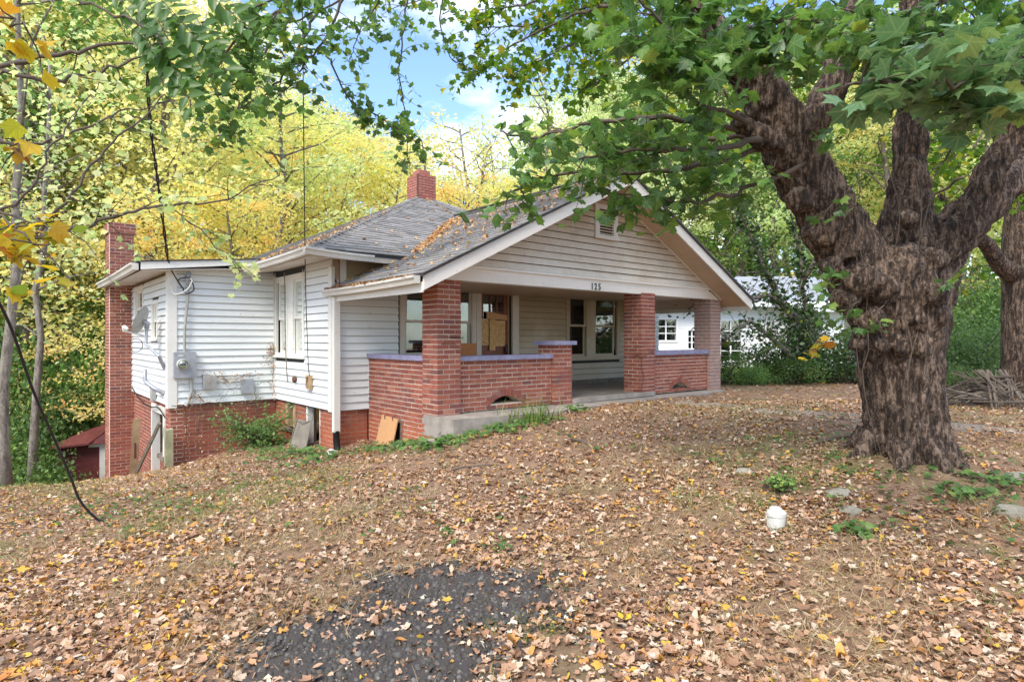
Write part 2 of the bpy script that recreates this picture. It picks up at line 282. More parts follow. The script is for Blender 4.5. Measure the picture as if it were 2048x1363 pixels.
# ------------------------------------------------------------------ mesh helpers
def props(o, label=None, cat=None, group=None, kind=None):
    if label: o['label'] = label
    if cat: o['category'] = cat
    if group: o['group'] = group
    if kind: o['kind'] = kind
    return o
def empty(name, loc, rz=0, parent=None, **k):
    o = bpy.data.objects.new(name, None); COL.objects.link(o); o.location = loc; o.rotation_euler = (0, 0, rz); o.parent = parent
    o.empty_display_size = .1
    return props(o, **k)
def link(name, me, parent=None, **k):
    o = bpy.data.objects.new(name, me); COL.objects.link(o); o.parent = parent; return props(o, **k)
class MB:
    def __init__(s): s.v = []; s.f = []; s.m = []; s.r = []
    def hexa(s, p, m=0, r=None):              # p: 4 bottom, 4 top, same winding
        n = len(s.v); s.v += [tuple(q) for q in p]
        r = R.random() if r is None else r
        for q in ((3, 2, 1, 0), (4, 5, 6, 7), (0, 1, 5, 4), (1, 2, 6, 5), (2, 3, 7, 6), (3, 0, 4, 7)):
            s.f.append(tuple(n+i for i in q)); s.m.append(m); s.r.append(r)
        return s
    def box(s, x0, x1, y0, y1, z0, z1, m=0, r=None):
        x0, x1 = min(x0, x1), max(x0, x1); y0, y1 = min(y0, y1), max(y0, y1)
        return s.hexa([(x0, y0, z0), (x1, y0, z0), (x1, y1, z0), (x0, y1, z0), (x0, y0, z1), (x1, y0, z1), (x1, y1, z1), (x0, y1, z1)], m, r)
    def poly(s, pts, m=0, r=None):
        n = len(s.v); s.v += [tuple(q) for q in pts]; s.f.append(tuple(range(n, n+len(pts)))); s.m.append(m); s.r.append(R.random() if r is None else r); return s
    def slab(s, pts, d, m=0, r=None):         # polygon thickened by vector d
        r = R.random() if r is None else r
        a = [Vector(p) for p in pts]; b = [p+Vector(d) for p in a]; k = len(a)
        s.poly(a, m, r); s.poly(b[::-1], m, r)
        for i in range(k): s.poly([a[i], b[i], b[(i+1) % k], a[(i+1) % k]], m, r)
        return s
    def tube(s, pts, rad, n=6, m=0, r=None, cap=True):
        pts = [Vector(p) for p in pts]; k = len(pts)
        if isinstance(rad, (int, float)): rad = [rad]*k
        r = R.random() if r is None else r; base = len(s.v)
        t = (pts[1]-pts[0]).normalized(); up = Vector((0, 0, 1)) if abs(t.z) < .9 else Vector((1, 0, 0))
        x = t.cross(up).normalized()
        for i, p in enumerate(pts):
            t = (pts[min(i+1, k-1)]-pts[max(i-1, 0)])
            t = t.normalized() if t.length > 1e-9 else Vector((0, 0, 1))
            x = (x-t*x.dot(t)); x = x.normalized() if x.length > 1e-6 else t.orthogonal().normalized()
            y = t.cross(x)
            for j in range(n):
                an = 2*pi*j/n; q = p+(x*math.cos(an)+y*math.sin(an))*rad[i]; s.v.append(tuple(q))
        for i in range(k-1):
            for j in range(n):
                a = base+i*n+j; b = base+i*n+(j+1) % n; s.f.append((a, b, b+n, a+n)); s.m.append(m); s.r.append(r)
        if cap:
            s.f.append(tuple(base+j for j in range(n))[::-1]); s.m.append(m); s.r.append(r)
            s.f.append(tuple(base+(k-1)*n+j for j in range(n))); s.m.append(m); s.r.append(r)
        return s
    def lathe(s, prof, c=(0, 0, 0), n=20, m=0):   # prof: (r, z)
        base = len(s.v); k = len(prof)
        for (rr, z) in prof:
            for j in range(n):
                an = 2*pi*j/n; s.v.append((c[0]+rr*math.cos(an), c[1]+rr*math.sin(an), c[2]+z))
        for i in range(k-1):
            for j in range(n):
                a = base+i*n+j; b = base+i*n+(j+1) % n; s.f.append((a, b, b+n, a+n)); s.m.append(m); s.r.append(0)
        return s
    def mesh(s, name, mats, smooth=False):
        me = bpy.data.meshes.new(name); me.from_pydata(s.v, [], s.f)
        for mt in (mats if isinstance(mats, (list, tuple)) else [mats]): me.materials.append(mt if not isinstance(mt, str) else M[mt])
        me.polygons.foreach_set('material_index', s.m)
        at = me.attributes.new('rnd', 'FLOAT', 'FACE'); at.data.foreach_set('value', s.r)
        if smooth: me.polygons.foreach_set('use_smooth', [True]*len(s.f))
        me.update(); return me
    def build(s, name, mats, parent=None, smooth=False, **k):
        return link(name, s.mesh(name, mats, smooth), parent, **k)

# leaf templates: tip towards +y, normal +z
def fan(outline, curl=0.0, fold=0.0, stem=True):
    V = [(0, .12, 0)]+[(x, y, 0) for x, y in outline]
    V = np.array(V, float); V[:, 2] = curl*(V[:, 1]-.4)**2+fold*np.abs(V[:, 0])
    k = len(outline); T = [(0, 1+i, 1+(i+1) % k) for i in range(k)]
    return V, np.array(T)
def polar(lst):
    half = [(r*math.sin(math.radians(a)), r*math.cos(math.radians(a))+.12) for a, r in lst]
    return half+[(-x, y) for x, y in half[::-1] if abs(x) > 1e-6]
OUT = polar([(0, .88), (13, .60), (21, .62), (27, .52), (40, .68), (51, .78), (58, .60), (75, .56), (82, .47), (104, .56), (124, .42), (160, .26)])
OUT_S = polar([(0, .88), (24, .50), (50, .74), (80, .46), (108, .5), (165, .24)])
T_MAPLE = [fan(OUT, c, f) for c, f in ((-.25, .1), (.15, -.18), (-.45, -.1))]
T_MAPLE_S = [fan(OUT_S, c, f) for c, f in ((-.3, .15), (.2, -.25), (-.6, .3))]
T_LIT = [fan(OUT_S, c, f) for c, f in ((-.5, .35), (.6, .5), (-.8, -.35), (.3, .2))]+[fan([(.0, .95), (.22, .6), (.26, .3), (.12, 0), (-.12, 0), (-.26, .3), (-.2, .6)], c, f) for c, f in ((.5, .6), (-.5, -.4))]
_rt = random.Random(5)
def crumple(outl, k):
    out = []
    for i in range(k):
        V, T = fan([(x*_rt.uniform(.7, 1.1), y*_rt.uniform(.85, 1.1)) for x, y in outl], _rt.uniform(-.9, .9), _rt.uniform(-.5, .8)); a = _rt.uniform(0, 6.28); V = V.copy()
        V[:, 2] += .22*np.sin(V[:, 0]*_rt.uniform(3, 8)+a)+_rt.uniform(-.7, .7)*V[:, 0]*V[:, 1]; V[:, 0] *= _rt.uniform(.55, 1.05); out.append((V, T))
    return out
T_LIT = T_LIT+crumple(OUT_S, 7)+crumple([(.0, .95), (.22, .6), (.26, .3), (.12, 0), (-.12, 0), (-.26, .3), (-.2, .6)], 5)
T_OVAL = [fan([(0, 1), (.2, .62), (.22, .3), (0, 0), (-.22, .3), (-.2, .62)], c, f) for c, f in ((-.3, .3), (.1, .5))]
_q = (np.array([(0, 0, 0), (.36, .5, .1), (0, 1, 0), (-.36, .5, .1)], float), np.array([(0, 1, 2), (0, 2, 3)]))
T_QUAD = [_q]
T_BLADE = [(np.array([(-.03, 0, 0), (.03, 0, 0), (.022, .5, .0), (-.022, .5, 0), (0, 1, .35)], float)*np.array([1, 1, 1]), np.array([(0, 1, 2), (0, 2, 3), (3, 2, 4)]))]
def basis(nrm, tip):
    nrm = nrm/np.linalg.norm(nrm, axis=1, keepdims=True)
    tip = tip-nrm*np.sum(tip*nrm, axis=1, keepdims=True); tip = tip/(np.linalg.norm(tip, axis=1, keepdims=True)+1e-9)
    x = np.cross(tip, nrm); return np.stack([x, tip, nrm], axis=2)
def leafmesh(name, tmpls, P, B, S, rnd, mat, smooth=False):
    P = np.asarray(P, float); S = np.asarray(S, float); rnd = np.asarray(rnd, float); k = len(tmpls)
    VS = []; TS = []; RS = []; LC = []; off = 0
    for i, (V, T) in enumerate(tmpls):
        sel = slice(i, None, k); p = P[sel]; b = B[sel]; s = S[sel]; r = rnd[sel]
        if not len(p): continue
        v = np.einsum('nij,kj->nki', b, V)*s[:, None, None]+p[:, None, :]
        VS.append(v.reshape(-1, 3)); t = T[None]+(np.arange(len(p))*len(V))[:, None, None]+off
        TS.append(t.reshape(-1, 3)); RS.append(np.repeat(r, len(T))); LC.append(np.tile(V, (len(p), 1))); off += len(p)*len(V)
    V = np.concatenate(VS).astype(np.float32); T = np.concatenate(TS).astype(np.int32); Rr = np.concatenate(RS).astype(np.float32)
    me = bpy.data.meshes.new(name); me.vertices.add(len(V)); me.vertices.foreach_set('co', V.ravel())
    me.loops.add(len(T)*3); me.loops.foreach_set('vertex_index', T.ravel())
    me.polygons.add(len(T)); me.polygons.foreach_set('loop_start', np.arange(0, len(T)*3, 3, dtype=np.int32))
    me.materials.append(mat if not isinstance(mat, str) else M[mat])
    at = me.attributes.new('rnd', 'FLOAT', 'FACE'); at.data.foreach_set('value', Rr)
    al = me.attributes.new('lc', 'FLOAT_VECTOR', 'POINT'); al.data.foreach_set('vector', np.concatenate(LC).astype(np.float32).ravel())
    if smooth: me.polygons.foreach_set('use_smooth', np.ones(len(T), bool))
    me.update(calc_edges=True); return me
def rndn(n): v = RN.normal(size=(n, 3)); return v/np.linalg.norm(v, axis=1, keepdims=True)
def hang(P, up=.9, droop=.7):                 # orientation of leaves on a twig
    n = len(P); nr = rndn(n)*.75+np.array([0, 0, up]); tip = rndn(n)+np.array([0, 0, -droop]); return basis(nr, tip)

# ------------------------------------------------------------------ terrain
_c = [(0, 0, -1.62), (0, -5, -1.72), (-4, 0, -1.72), (4, 0, -1.6), (0, 2.8, -1.60), (-2.6, 3, -1.68), (2.8, 3, -1.57), (0, 5, -1.47), (-3, 5, -1.72), (3.9, 5.9, -1.24), (3.2, 4.5, -1.45),
      (5.6, 4.8, -1.33), (7, 8, -1.15), (1.2, 7, -1.27), (-1.6, 7, -1.52), (-4.5, 6.2, -1.90), (-7.6, 9, -2.24), (-1.2, 7.9, -1.42), (-2.2, 9.3, -1.76), (-6.4, 9.6, -2.28),
      (-9, 10.5, -2.75), (-11, 12.5, -3.6), (-9, 16, -4.2), (-13, 20, -4.9), (-16, 28, -4.4), (-22, 12, -4.6), (8, 12, -1.14), (12, 20, -1.1), (6, 20, -1.1), (15, 10, -1.15), (10, 3, -1.4), (22, 28, -.9),
      (-20, 40, .5), (-8, 45, 1.5), (-40, 40, 4), (-30, 62, 11), (0, 62, 7), (22, 60, 4), (45, 60, 3), (0, 92, 15), (-50, 92, 20), (50, 92, 9), (0, 160, 22), (-100, 60, 18), (100, 60, 6),
      (-35, 20, -3), (-60, 20, 3), (-30, 0, -3), (-60, -10, 0), (30, -10, -1.5), (60, 20, -.5), (100, 160, 16), (-100, 160, 30), (100, -10, -1), (-100, -10, 4), (0, 30, -3), (9, 34, -1.1)]
for a, b, z in [(1.2, -.6, -1.19), (3, -.5, -1.13), (5, -.5, -1.13), (7.6, -.3, -1.13), (-.25, .5, -1.56), (-.1, 1.4, -1.68), (-.57, 2.1, -1.77), (-1, 3.5, -1.90), (-1, 4.7, -1.99), (-2.5, 4.5, -2.24), (-2.6, 6.5, -2.68),
                (-3.1, 8.7, -3.35), (-1.2, 8, -2.9), (3, 4, -1.75), (3.5, 8, -2.2), (8.3, 3, -1.16), (8.5, 9, -1.5), (3, 12, -2.8)]:
    p = hw(a, b); _c.append((p.x, p.y, z))
_C = np.array(_c); _k = len(_C)
def _U(d): d = np.maximum(d, 1e-9); return d*d*np.log(d)
_D = np.hypot(_C[:, None, 0]-_C[None, :, 0], _C[:, None, 1]-_C[None, :, 1])/10
_A = np.zeros((_k+3, _k+3)); _A[:_k, :_k] = _U(_D)+np.eye(_k)*.002; _A[:_k, _k] = 1; _A[:_k, _k+1:] = _C[:, :2]/10; _A[_k:, :_k] = _A[:_k, _k:].T
_W = np.linalg.solve(_A, np.concatenate([_C[:, 2], [0, 0, 0]]))
def gz(x, y):                                  # ground height in world z
    x = np.atleast_1d(np.asarray(x, float)); y = np.atleast_1d(np.asarray(y, float))
    out = np.empty(len(x))
    for i in range(0, len(x), 20000):
        xs, ys = x[i:i+20000], y[i:i+20000]
        d = np.hypot(xs[:, None]-_C[None, :, 0], ys[:, None]-_C[None, :, 1])/10
        out[i:i+20000] = _U(d)@_W[:_k]+_W[_k]+_W[_k+1]*xs/10+_W[_k+2]*ys/10
    near = np.exp(-((x-3.7)**2+(y-6.1)**2)/.8)*.10           # roots lift the soil round the maple
    bumps = .018*np.sin(x*2.3+1.7*np.sin(y*1.3))*np.cos(y*2.1+x*.7)+.010*np.sin(x*6.1+y*3.3)*np.sin(y*5.7-x*2.2)
    return out+near+bumps+CZ
def g1(x, y): return float(gz([x], [y])[0])
def axis(lo, hi, dense_lo, dense_hi, step, far):
    xs = list(np.arange(dense_lo, dense_hi+1e-6, step)); s = step; x = dense_hi
    while x < hi: s = min(far, s*1.25); x += s; xs.append(x)
    s = step; x = dense_lo
    while x > lo: s = min(far, s*1.25); x -= s; xs.insert(0, x)
    return np.array(xs)
xs = axis(-150, 150, -11, 11, .12, 6); ys = axis(-20, 240, 1.5, 14, .12, 6)
GX, GY = np.meshgrid(xs, ys); GZ = gz(GX.ravel(), GY.ravel())
nx, ny = len(xs), len(ys)
me = bpy.data.meshes.new('ground'); V = np.stack([GX.ravel(), GY.ravel(), GZ], 1)
ii = np.arange(nx*ny).reshape(ny, nx); Q = np.stack([ii[:-1, :-1], ii[:-1, 1:], ii[1:, 1:], ii[1:, :-1]], -1).reshape(-1, 4)
me.from_pydata(V.tolist(), [], Q.tolist()); me.materials.append(M['ground']); me.polygons.foreach_set('use_smooth', [True]*len(Q)); me.update()
link('ground', me, kind='structure')

def sheet(name, outline, mat, lift=.012, step=.1, thick=0.0):   # a strip laid on the terrain: outline = list of (left,right) point pairs
    mb = MB(); rows = []
    for i in range(len(outline)-1):
        (l0, r0), (l1, r1) = outline[i], outline[i+1]; k = max(1, int(math.dist(l0, l1)/.25))
        for j in range(k):
            t = j/k; rows.append(((l0[0]+(l1[0]-l0[0])*t, l0[1]+(l1[1]-l0[1])*t), (r0[0]+(r1[0]-r0[0])*t, r0[1]+(r1[1]-r0[1])*t)))
    rows.append(outline[-1]); m = 8; vs = []
    for l, r in rows:
        w = R.uniform(-.04, .04)
        for j in range(m+1):
            t = j/m+(w if j in (0, m) else 0); x = l[0]+(r[0]-l[0])*t; y = l[1]+(r[1]-l[1])*t; vs.append((x, y, g1(x, y)+lift-(.03 if j in (0, m) else 0)))
    mb.v = vs
    for i in range(len(rows)-1):
        for j in range(m): a = i*(m+1)+j; mb.f.append((a, a+1, a+m+2, a+m+1)); mb.m.append(0); mb.r.append(0)
    return mb.build(name, mat, None, True, kind='structure')
pc = [(2.75, 10.35), (3.9, 9.0), (5.2, 8.0), (6.6, 7.25), (9, 6.3), (13, 5)]
sheet('path', [((x-.28, y-.28), (x+.22, y+.28)) for x, y in pc], 'path', .018)

# ------------------------------------------------------------------ the bungalow
OZ = CZ-HZ
house = empty('bungalow', (HX, HY, HZ), HROT, label='white clapboard bungalow with red brick porch piers, numbered 125 on the beam', cat='house')
class HB(MB):
    def mesh(s, name, mats, smooth=False):
        s.v = [(x, y, z+OZ) for x, y, z in s.v]; return MB.mesh(s, name, mats, smooth)
FR = lambda B: (lambda s, n, z: (s, B-n, z))     # wall facing the street, plane b = B
LF = lambda A: (lambda s, n, z: (A-n, s, z))     # wall facing left, plane a = A
def mbox(mb, T, s0, s1, n0, n1, z0, z1, m=0, r=None):
    a = T(s0, n0, z0); b = T(s1, n1, z1); return mb.box(a[0], b[0], a[1], b[1], a[2], b[2], m, r)
def mhex(mb, T, pts, m=0, r=None): return mb.hexa([T(*p) for p in pts], m, r)

def cut(s0, s1, z0, z1, holes):                # spans of [s0,s1] left free by holes that overlap the band
    sp = [(s0, s1)]
    for (h0, h1, y0, y1) in holes:
        if y1 <= z0+.01 or y0 >= z1-.01: continue
        nw = []
        for a, b in sp:
            if h1 <= a or h0 >= b: nw.append((a, b)); continue
            if h0 > a: nw.append((a, h0))
            if h1 < b: nw.append((h1, b))
        sp = nw
    return [(a, b) for a, b in sp if b-a > .02]
def bands(z0, z1, holes):
    zs = sorted({z0, z1, *[h[2] for h in holes], *[h[3] for h in holes]}); zs = [z for z in zs if z0 <= z <= z1]; return list(zip(zs[:-1], zs[1:]))
def sheath(name, T, s0, s1, z0, z1, holes, mat, par, thick=.12, n1=0.0, **k):
    mb = HB()
    for a, b in bands(z0, z1, holes):
        for p, q in cut(s0, s1, a, b, holes): mbox(mb, T, p, q, n1-thick, n1, a, b)
    return mb.build(name, mat, par, **k)
def clapboards(T, s0, s1, z0, z1, holes, mat, par, exp=.122, smin=None, smax=None):
    z = z0
    while z < z1-.01:
        zt = min(z+exp, z1)
        a0, a1 = (smin(z), smax(z)) if smin else (s0, s1); b0, b1 = (smin(zt), smax(zt)) if smin else (s0, s1)
        if a1-a0 > .05:
            for p, q in cut(a0, a1, z, zt, holes):
                pt = max(p, b0) if p == a0 else p; qt = min(q, b1) if q == a1 else q
                if qt <= pt: pt = qt = (p+q)/2; qt += .002
                j = R.uniform(-.0015, .0015); sag = R.uniform(-.002, .002); nb = .032+R.uniform(-.002, .004); nt_ = .006
                mb = HB(); k = max(1, int((q-p)/1.2))
                for i in range(k):
                    f0, f1 = i/k, (i+1)/k
                    x0, x1 = p+(q-p)*f0, p+(q-p)*f1; X0, X1 = pt+(qt-pt)*f0, pt+(qt-pt)*f1
                    mhex(mb, T, [(x0, .001, z+j+.006), (x1, .001, z+j+sag+.006), (x1, nb, z+j+sag+.006), (x0, nb, z+j+.006), (X0, .001, zt), (X1, .001, zt), (X1, nt_, zt+.004), (X0, nt_, zt+.004)])
                mbox(mb, T, p, q, .001, nb-.010, z-.001, z+j+.0075, 1)  # dark strip paints in the shadow gap under the lap, along with dirt
                mb.build('clapboard', [mat, 'lap_shade_dirt' if mat == 'siding' else 'lap_shade_grime'], par)
        z = zt

# bricks are collected first; the 300 that show largest become parts of their own
BL, BH, BW, J = .192, .0565, .095, .0145; CH = BH+J
BRK = []                                       # (box, material key, parent, weight)
def brick(par, x0, x1, y0, y1, z0, z1, mat='brick', vis=1.0): BRK.append(((x0, x1, y0, y1, z0, z1), mat, par, vis))
def brickwall(par, T, s0, s1, z0, z1, holes=(), mat='brick', mort='mortar', thick=.2, vis=1.0, ztop=None, arches=()):
    holes = list(holes)+[(c-w/2-.06*0, c+w/2, b0, b0+h) for c, w, b0, h in arches]
    n = int(round((z1-z0)/CH)); ch = (z1-z0)/n
    for i in range(n):
        za, zb = z0+i*ch+J/2, z0+(i+1)*ch-J/2; x = s0-(0 if i % 2 else (BL+J)/2)
        while x < s1:
            p, q = max(x, s0)+J/2, min(x+BL+J, s1)-J/2
            for c, d in cut(p, q, za, zb, holes):
                ok = True
                for (cx, w, b0, h) in arches:           # keep clear of the ring of voussoirs
                    ro = ((w/2)**2+h*h)/(2*h); cz = b0+h-ro; mid = ((c+d)/2, (za+zb)/2)
                    if math.hypot(mid[0]-cx, mid[1]-cz) < ro+.07 and mid[1] > b0: ok = False
                if ok and d-c > .025:
                    e = R.uniform(-.002, .003); a = T(c, -BW, za); b = T(d, e, zb); brick(par, min(a[0], b[0]), max(a[0], b[0]), min(a[1], b[1]), max(a[1], b[1]), za, zb, mat, vis)
            x += BL+J
    mb = HB()
    hh = holes
    for a, b in bands(z0, z1, hh):
        for p, q in cut(s0, s1, a, b, hh): mbox(mb, T, p+.003, q-.003, -thick, -.006, a, b)
    for (cx, w, b0, h) in arches:              # voussoirs standing round the vent, mortar behind them
        ro = ((w/2)**2+h*h)/(2*h); cz = b0+h-ro; half = math.asin(min(1, w/2/ro)); k = 13
        for i in range(k):
            t0 = -half*1.12+2*half*1.12*(i+.06)/k; t1 = -half*1.12+2*half*1.12*(i+.94)/k; P = []
            for nn in (-.09, .002):
                P.append([(cx+rr*math.sin(t), nn, cz+rr*math.cos(t)) for rr, t in ((ro, t0), (ro, t1), (ro+.095, t1), (ro+.095, t0))])
            vb = HB(); mhex(vb, T, P[0]+P[1]); vb.build('brick', mat, par)
        for i in range(16):                    # spandrels: square hole to curved head
            t0 = cx-w/2+w*i/16; t1 = t0+w/16; zc = max(b0, cz+math.sqrt(max(0, ro*ro-((t0+t1)/2-cx)**2)))
            if b0+h-zc > .004: mbox(mb, T, t0, t1, -thick, -.006, zc, b0+h)
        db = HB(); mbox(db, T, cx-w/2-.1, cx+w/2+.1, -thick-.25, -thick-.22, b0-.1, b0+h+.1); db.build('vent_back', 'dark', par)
    mb.build('mortar', mort, par)
def pier(par, a0, b0, z0, z1, mat='brick', w=.40, mort='mortar'):
    n = int(round((z1-z0)/CH)); ch = (z1-z0)/n
    L = (w-J)/2; wd_ = BW
    for i in range(n):
        za, zb = z0+i*ch+J/2, z0+(i+1)*ch-J/2; ja, jb = R.uniform(-.003, .003), R.uniform(-.003, .003)
        if i % 2 == 0:
            L_ = [(0, L, 0, wd_), (L+J, w, 0, wd_), (0, L, w-wd_, w), (L+J, w, w-wd_, w), (0, wd_, wd_+J, w-wd_-J), (w-wd_, w, wd_+J, w-wd_-J)]
        else:
            L_ = [(0, wd_, 0, L), (0, wd_, L+J, w), (w-wd_, w, 0, L), (w-wd_, w, L+J, w), (wd_+J, w-wd_-J, 0, wd_), (wd_+J, w-wd_-J, w-wd_, w)]
        for x0, x1, y0, y1 in L_: brick(par, a0+x0+ja, a0+x1+ja, b0+y0+jb, b0+y1+jb, za, zb, mat, 1.0 if (x0 == 0 or y0 == 0) else .01)
    HB().box(a0+.008, a0+w-.008, b0+.008, b0+w-.008, z0, z1).build('mortar', mort, par)

def part(name, **k): return empty(name, (0, 0, 0), 0, house, **k)
# --- foundations and porch masonry
fw = part('foundation_wall', label='red brick foundation wall under the left wing')
brickwall(fw, FR(4.91), -2.38, -.55, -2.75, -1.19, mort='mortar_old')
BO = (5.26, 6.55, -3.2, -1.27)
fw2 = part('foundation_wall', label='brick basement wall with an open doorway')
brickwall(fw2, LF(-2.38), 4.91, 8.69, -3.70, -1.19, [(BO[0], BO[1], -3.75, BO[3])], mort='mortar')
fw3 = part('foundation_wall', label='low brick foundation with a small window and crawl space opening')
brickwall(fw3, LF(-.55), 2.22, 4.91, -2.18, -1.17, [(3.86, 4.36, -1.66, -1.17), (2.74, 3.38, -2.3, -1.17)], mort='mortar_old')
fw4 = part('foundation_wall', label='orange brick foundation between downspout and porch')
brickwall(fw4, FR(2.22), -.55, .06, -2.04, -1.19, mort='mortar_old')
pw = part('porch_wall', label='low brick wall closing the left side of the porch')
brickwall(pw, LF(.06), .40, 2.20, -1.96, -.33, [(1.08, 1.62, -1.75, -1.26)], thick=.22)
pw2 = part('porch_wall', label='low brick porch wall with an arched vent left of the steps')
brickwall(pw2, FR(.08), .40, 2.30, -1.08, -.33, thick=.22, arches=[(1.318, .64, -1.0, .115)])
pw3 = part('porch_wall', label='low brick porch wall with an arched vent right of the steps')
brickwall(pw3, FR(.08), 4.96, 6.95, -1.08, -.33, thick=.22, arches=[(5.92, .62, -1.02, .125)])
pA = part('porch_pier', label='front left brick porch pier with a cracked joint'); pier(pA, 0, 0, -1.85, .83)
pB = part('porch_pier', label='brick porch pier right of the steps'); pier(pB, 4.54, -.01, -1.10, .86, w=.42)
pC = part('porch_pier', label='whitish stained brick pier at the far right corner'); pier(pC, 6.91, 0, -1.12, .83, 'brick_pale')
pS = part('porch_pier', label='short brick pier with a purple cap'); pier(pS, 2.283, 0, -1.10, -.11)
HB().box(.20, .44, -.003, .03, .0, .012).box(.08, .30, -.003, .03, -.085, -.075).build('crack', 'dark', pA)
capm = HB().box(.40, 2.36, .035, .34, -.33, -.262); capm.build('porch_wall_cap', 'cap', house)
HB().box(4.96, 6.98, .035, .34, -.33, -.245).build('porch_wall_cap', 'cap', house)
HB().box(.02, .30, .40, 2.24, -.33, -.255).build('porch_wall_cap', 'cap', house)
HB().box(2.22, 2.74, -.06, .46, -.11, -.045).build('pier_cap', 'cap', house)
# porch slab, floor and steps
HB().slab([(-.02, -.42, -1.09), (1.6, -.62, -1.10), (2.7, -.45, -1.10), (7.0, -.28, -1.11), (7.4, .05, -1.11), (7.4, .4, -1.11), (0.0, .4, -1.09)], (0, 0, -.30)).build('porch_slab', 'concrete', house)
HB().box(.28, 7.3, .30, 2.2, -1.12, -1.02).box(2.69, 4.54, .0, .30, -1.09, -1.02).build('porch_floor', 'floor_dark', house)
HB().box(2.69, 4.9, -.06, .0, -1.09, -1.01).build('doorstep', 'concrete', house)
HB().box(.06, 7.3, .3, 2.2, .86, .90).build('porch_ceiling', 'soffit', house)
# --- walls
def window(T, s0, s1, z0, z1, par, panes, rail, mat='trim', cas=.10, label=None, sill=True, depth=.10, mull=None):
    w = empty('window', (0, 0, 0), 0, par, label=label)
    f = HB()
    mbox(f, T, s0, s0+cas, -.02, .035, z0, z1); mbox(f, T, s1-cas, s1, -.02, .035, z0, z1)
    mbox(f, T, s0+cas, s1-cas, -.02, .035, z1-cas*1.1, z1); mbox(f, T, s0+cas, s1-cas, -.02, .033, z0, z0+cas*.6)
    for a, b in zip(panes[:-1], panes[1:]): mbox(f, T, a[1], b[0], -.02, .03, z0+cas*.6, z1-cas*1.1)
    f.build('frame', mat, w)
    if sill: g = HB(); mbox(g, T, s0-.03, s1+.03, -.02, .065, z0-.035, z0+.006); g.build('sill', mat, w)
    for (a, b) in panes:
        s = HB(); zt, zb = z1-cas*1.1, z0+cas*.6; zr = rail; k = .045
        for (y0, y1, n0, n1) in ((zr-.02, zt, -.03, -.003), (zb, zr+.02, -.06, -.032)):
            mbox(s, T, a, a+k, n0, n1, y0, y1); mbox(s, T, b-k, b, n0, n1, y0, y1); mbox(s, T, a+k, b-k, n0, n1, y1-k, y1); mbox(s, T, a+k, b-k, n0, n1, y0, y0+k)
        s.build('sash', mat, w)
        g = HB(); P = [T(a+k, -.017, zr+.025), T(b-k, -.017, zr+.025), T(b-k, -.017, zt-k), T(a+k, -.017, zt-k)]; g.slab(P, Vector(T(0, -.004, 0))-Vector(T(0, 0, 0)))
        P = [T(a+k, -.046, zb+k), T(b-k, -.046, zb+k), T(b-k, -.046, zr-.025), T(a+k, -.046, zr-.025)]; g.slab(P, Vector(T(0, -.004, 0))-Vector(T(0, 0, 0)))
        g.build('pane', 'glass', w)
    return w
wf = part('wall', label='porch front wall with stained clapboards')
T0 = FR(2.2); W1 = (.65, 2.30, -.36, 1.02); DR = (2.30, 3.38, -1.02, 1.02); W2 = (4.745, 6.548, -.46, 1.02)
H0 = [W1, DR, W2]
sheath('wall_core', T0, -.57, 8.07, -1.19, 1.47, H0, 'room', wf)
clapboards(T0, -.50, .62, -1.18, .95, H0, 'siding', wf)
clapboards(T0, 3.38, 7.45, -.93, .88, H0, 'siding_dirty', wf)
clapboards(T0, 7.45, 8.07, -1.18, 1.3, [], 'siding', wf)
clapboards(T0, .05, 2.3, -1.0, -.36, H0, 'siding', wf)
g = HB(); mbox(g, T0, 3.38, 7.4, 0, .03, -1.02, -.93); g.build('skirting', 'wood_old', wf)
g = HB(); mbox(g, T0, -.57, 7.6, .0, .02, .95, 1.45); g.build('frieze', 'siding_dirty', wf)
window(T0, *W1, house, [(.76, 1.42), (1.62, 2.20)], .30, 'soffit_white', label='porch window half hidden by the front pier')
window(T0, *W2, house, [(4.86, 5.40), (5.69, 6.40)], .28, 'siding_dirty', label='double porch window right of the door')
g = HB(); mbox(g, T0, 1.75, 2.285, .04, .052, -.5, -.095); g.build('plywood_board', 'ply_orange', house, label='orange plywood scrap over the lower pane')
# door
dr = empty('door', (0, 0, 0), 0, house, label='brown wooden front door patched with chipboard')
g = HB(); mbox(g, T0, 2.305, 2.42, -.02, .04, -1.02, 1.02); mbox(g, T0, 3.21, 3.375, -.02, .04, -1.02, 1.02); mbox(g, T0, 2.42, 3.21, -.02, .04, .985, 1.02); g.build('door_frame', 'soffit_white', dr)
g = HB(); D0, D1, n0, n1 = 2.43, 3.13, -.075, -.035
mbox(g, T0, D0, D0+.09, n0, n1, -1.0, .98); mbox(g, T0, D1-.09, D1, n0, n1, -1.0, .98); mbox(g, T0, D0+.09, D1-.09, n0, n1, .84, .98); mbox(g, T0, D0+.09, D1-.09, n0, n1, .16, .26)
mbox(g, T0, D0+.09, D1-.09, n0, n1-.012, -.85, -.12); mbox(g, T0, D0+.09, D1-.09, n0, n1, -1.0, -.85); mbox(g, T0, D0+.09, D1-.09, n0, n1, -.12, .0); mbox(g, T0, D0+.09, D1-.09, n0, n1-.012, 0, .16)
for k in (1, 2): mbox(g, T0, D0+.09+k*.173-.012, D0+.09+k*.173+.012, n0, n1, .26, .84)
mbox(g, T0, D0+.09, D1-.09, n0, n1-.004, .50, .52)
g.build('door_leaf', 'door', dr)
g = HB(); mbox(g, T0, D0+.09, D1-.09, -.062, -.056, .26, .84); g.build('pane', 'glass', dr)
g = HB(); mbox(g, T0, 3.13, 3.145, -.06, .0, -1.0, .98); g.build('door_edge', 'lumber', dr)
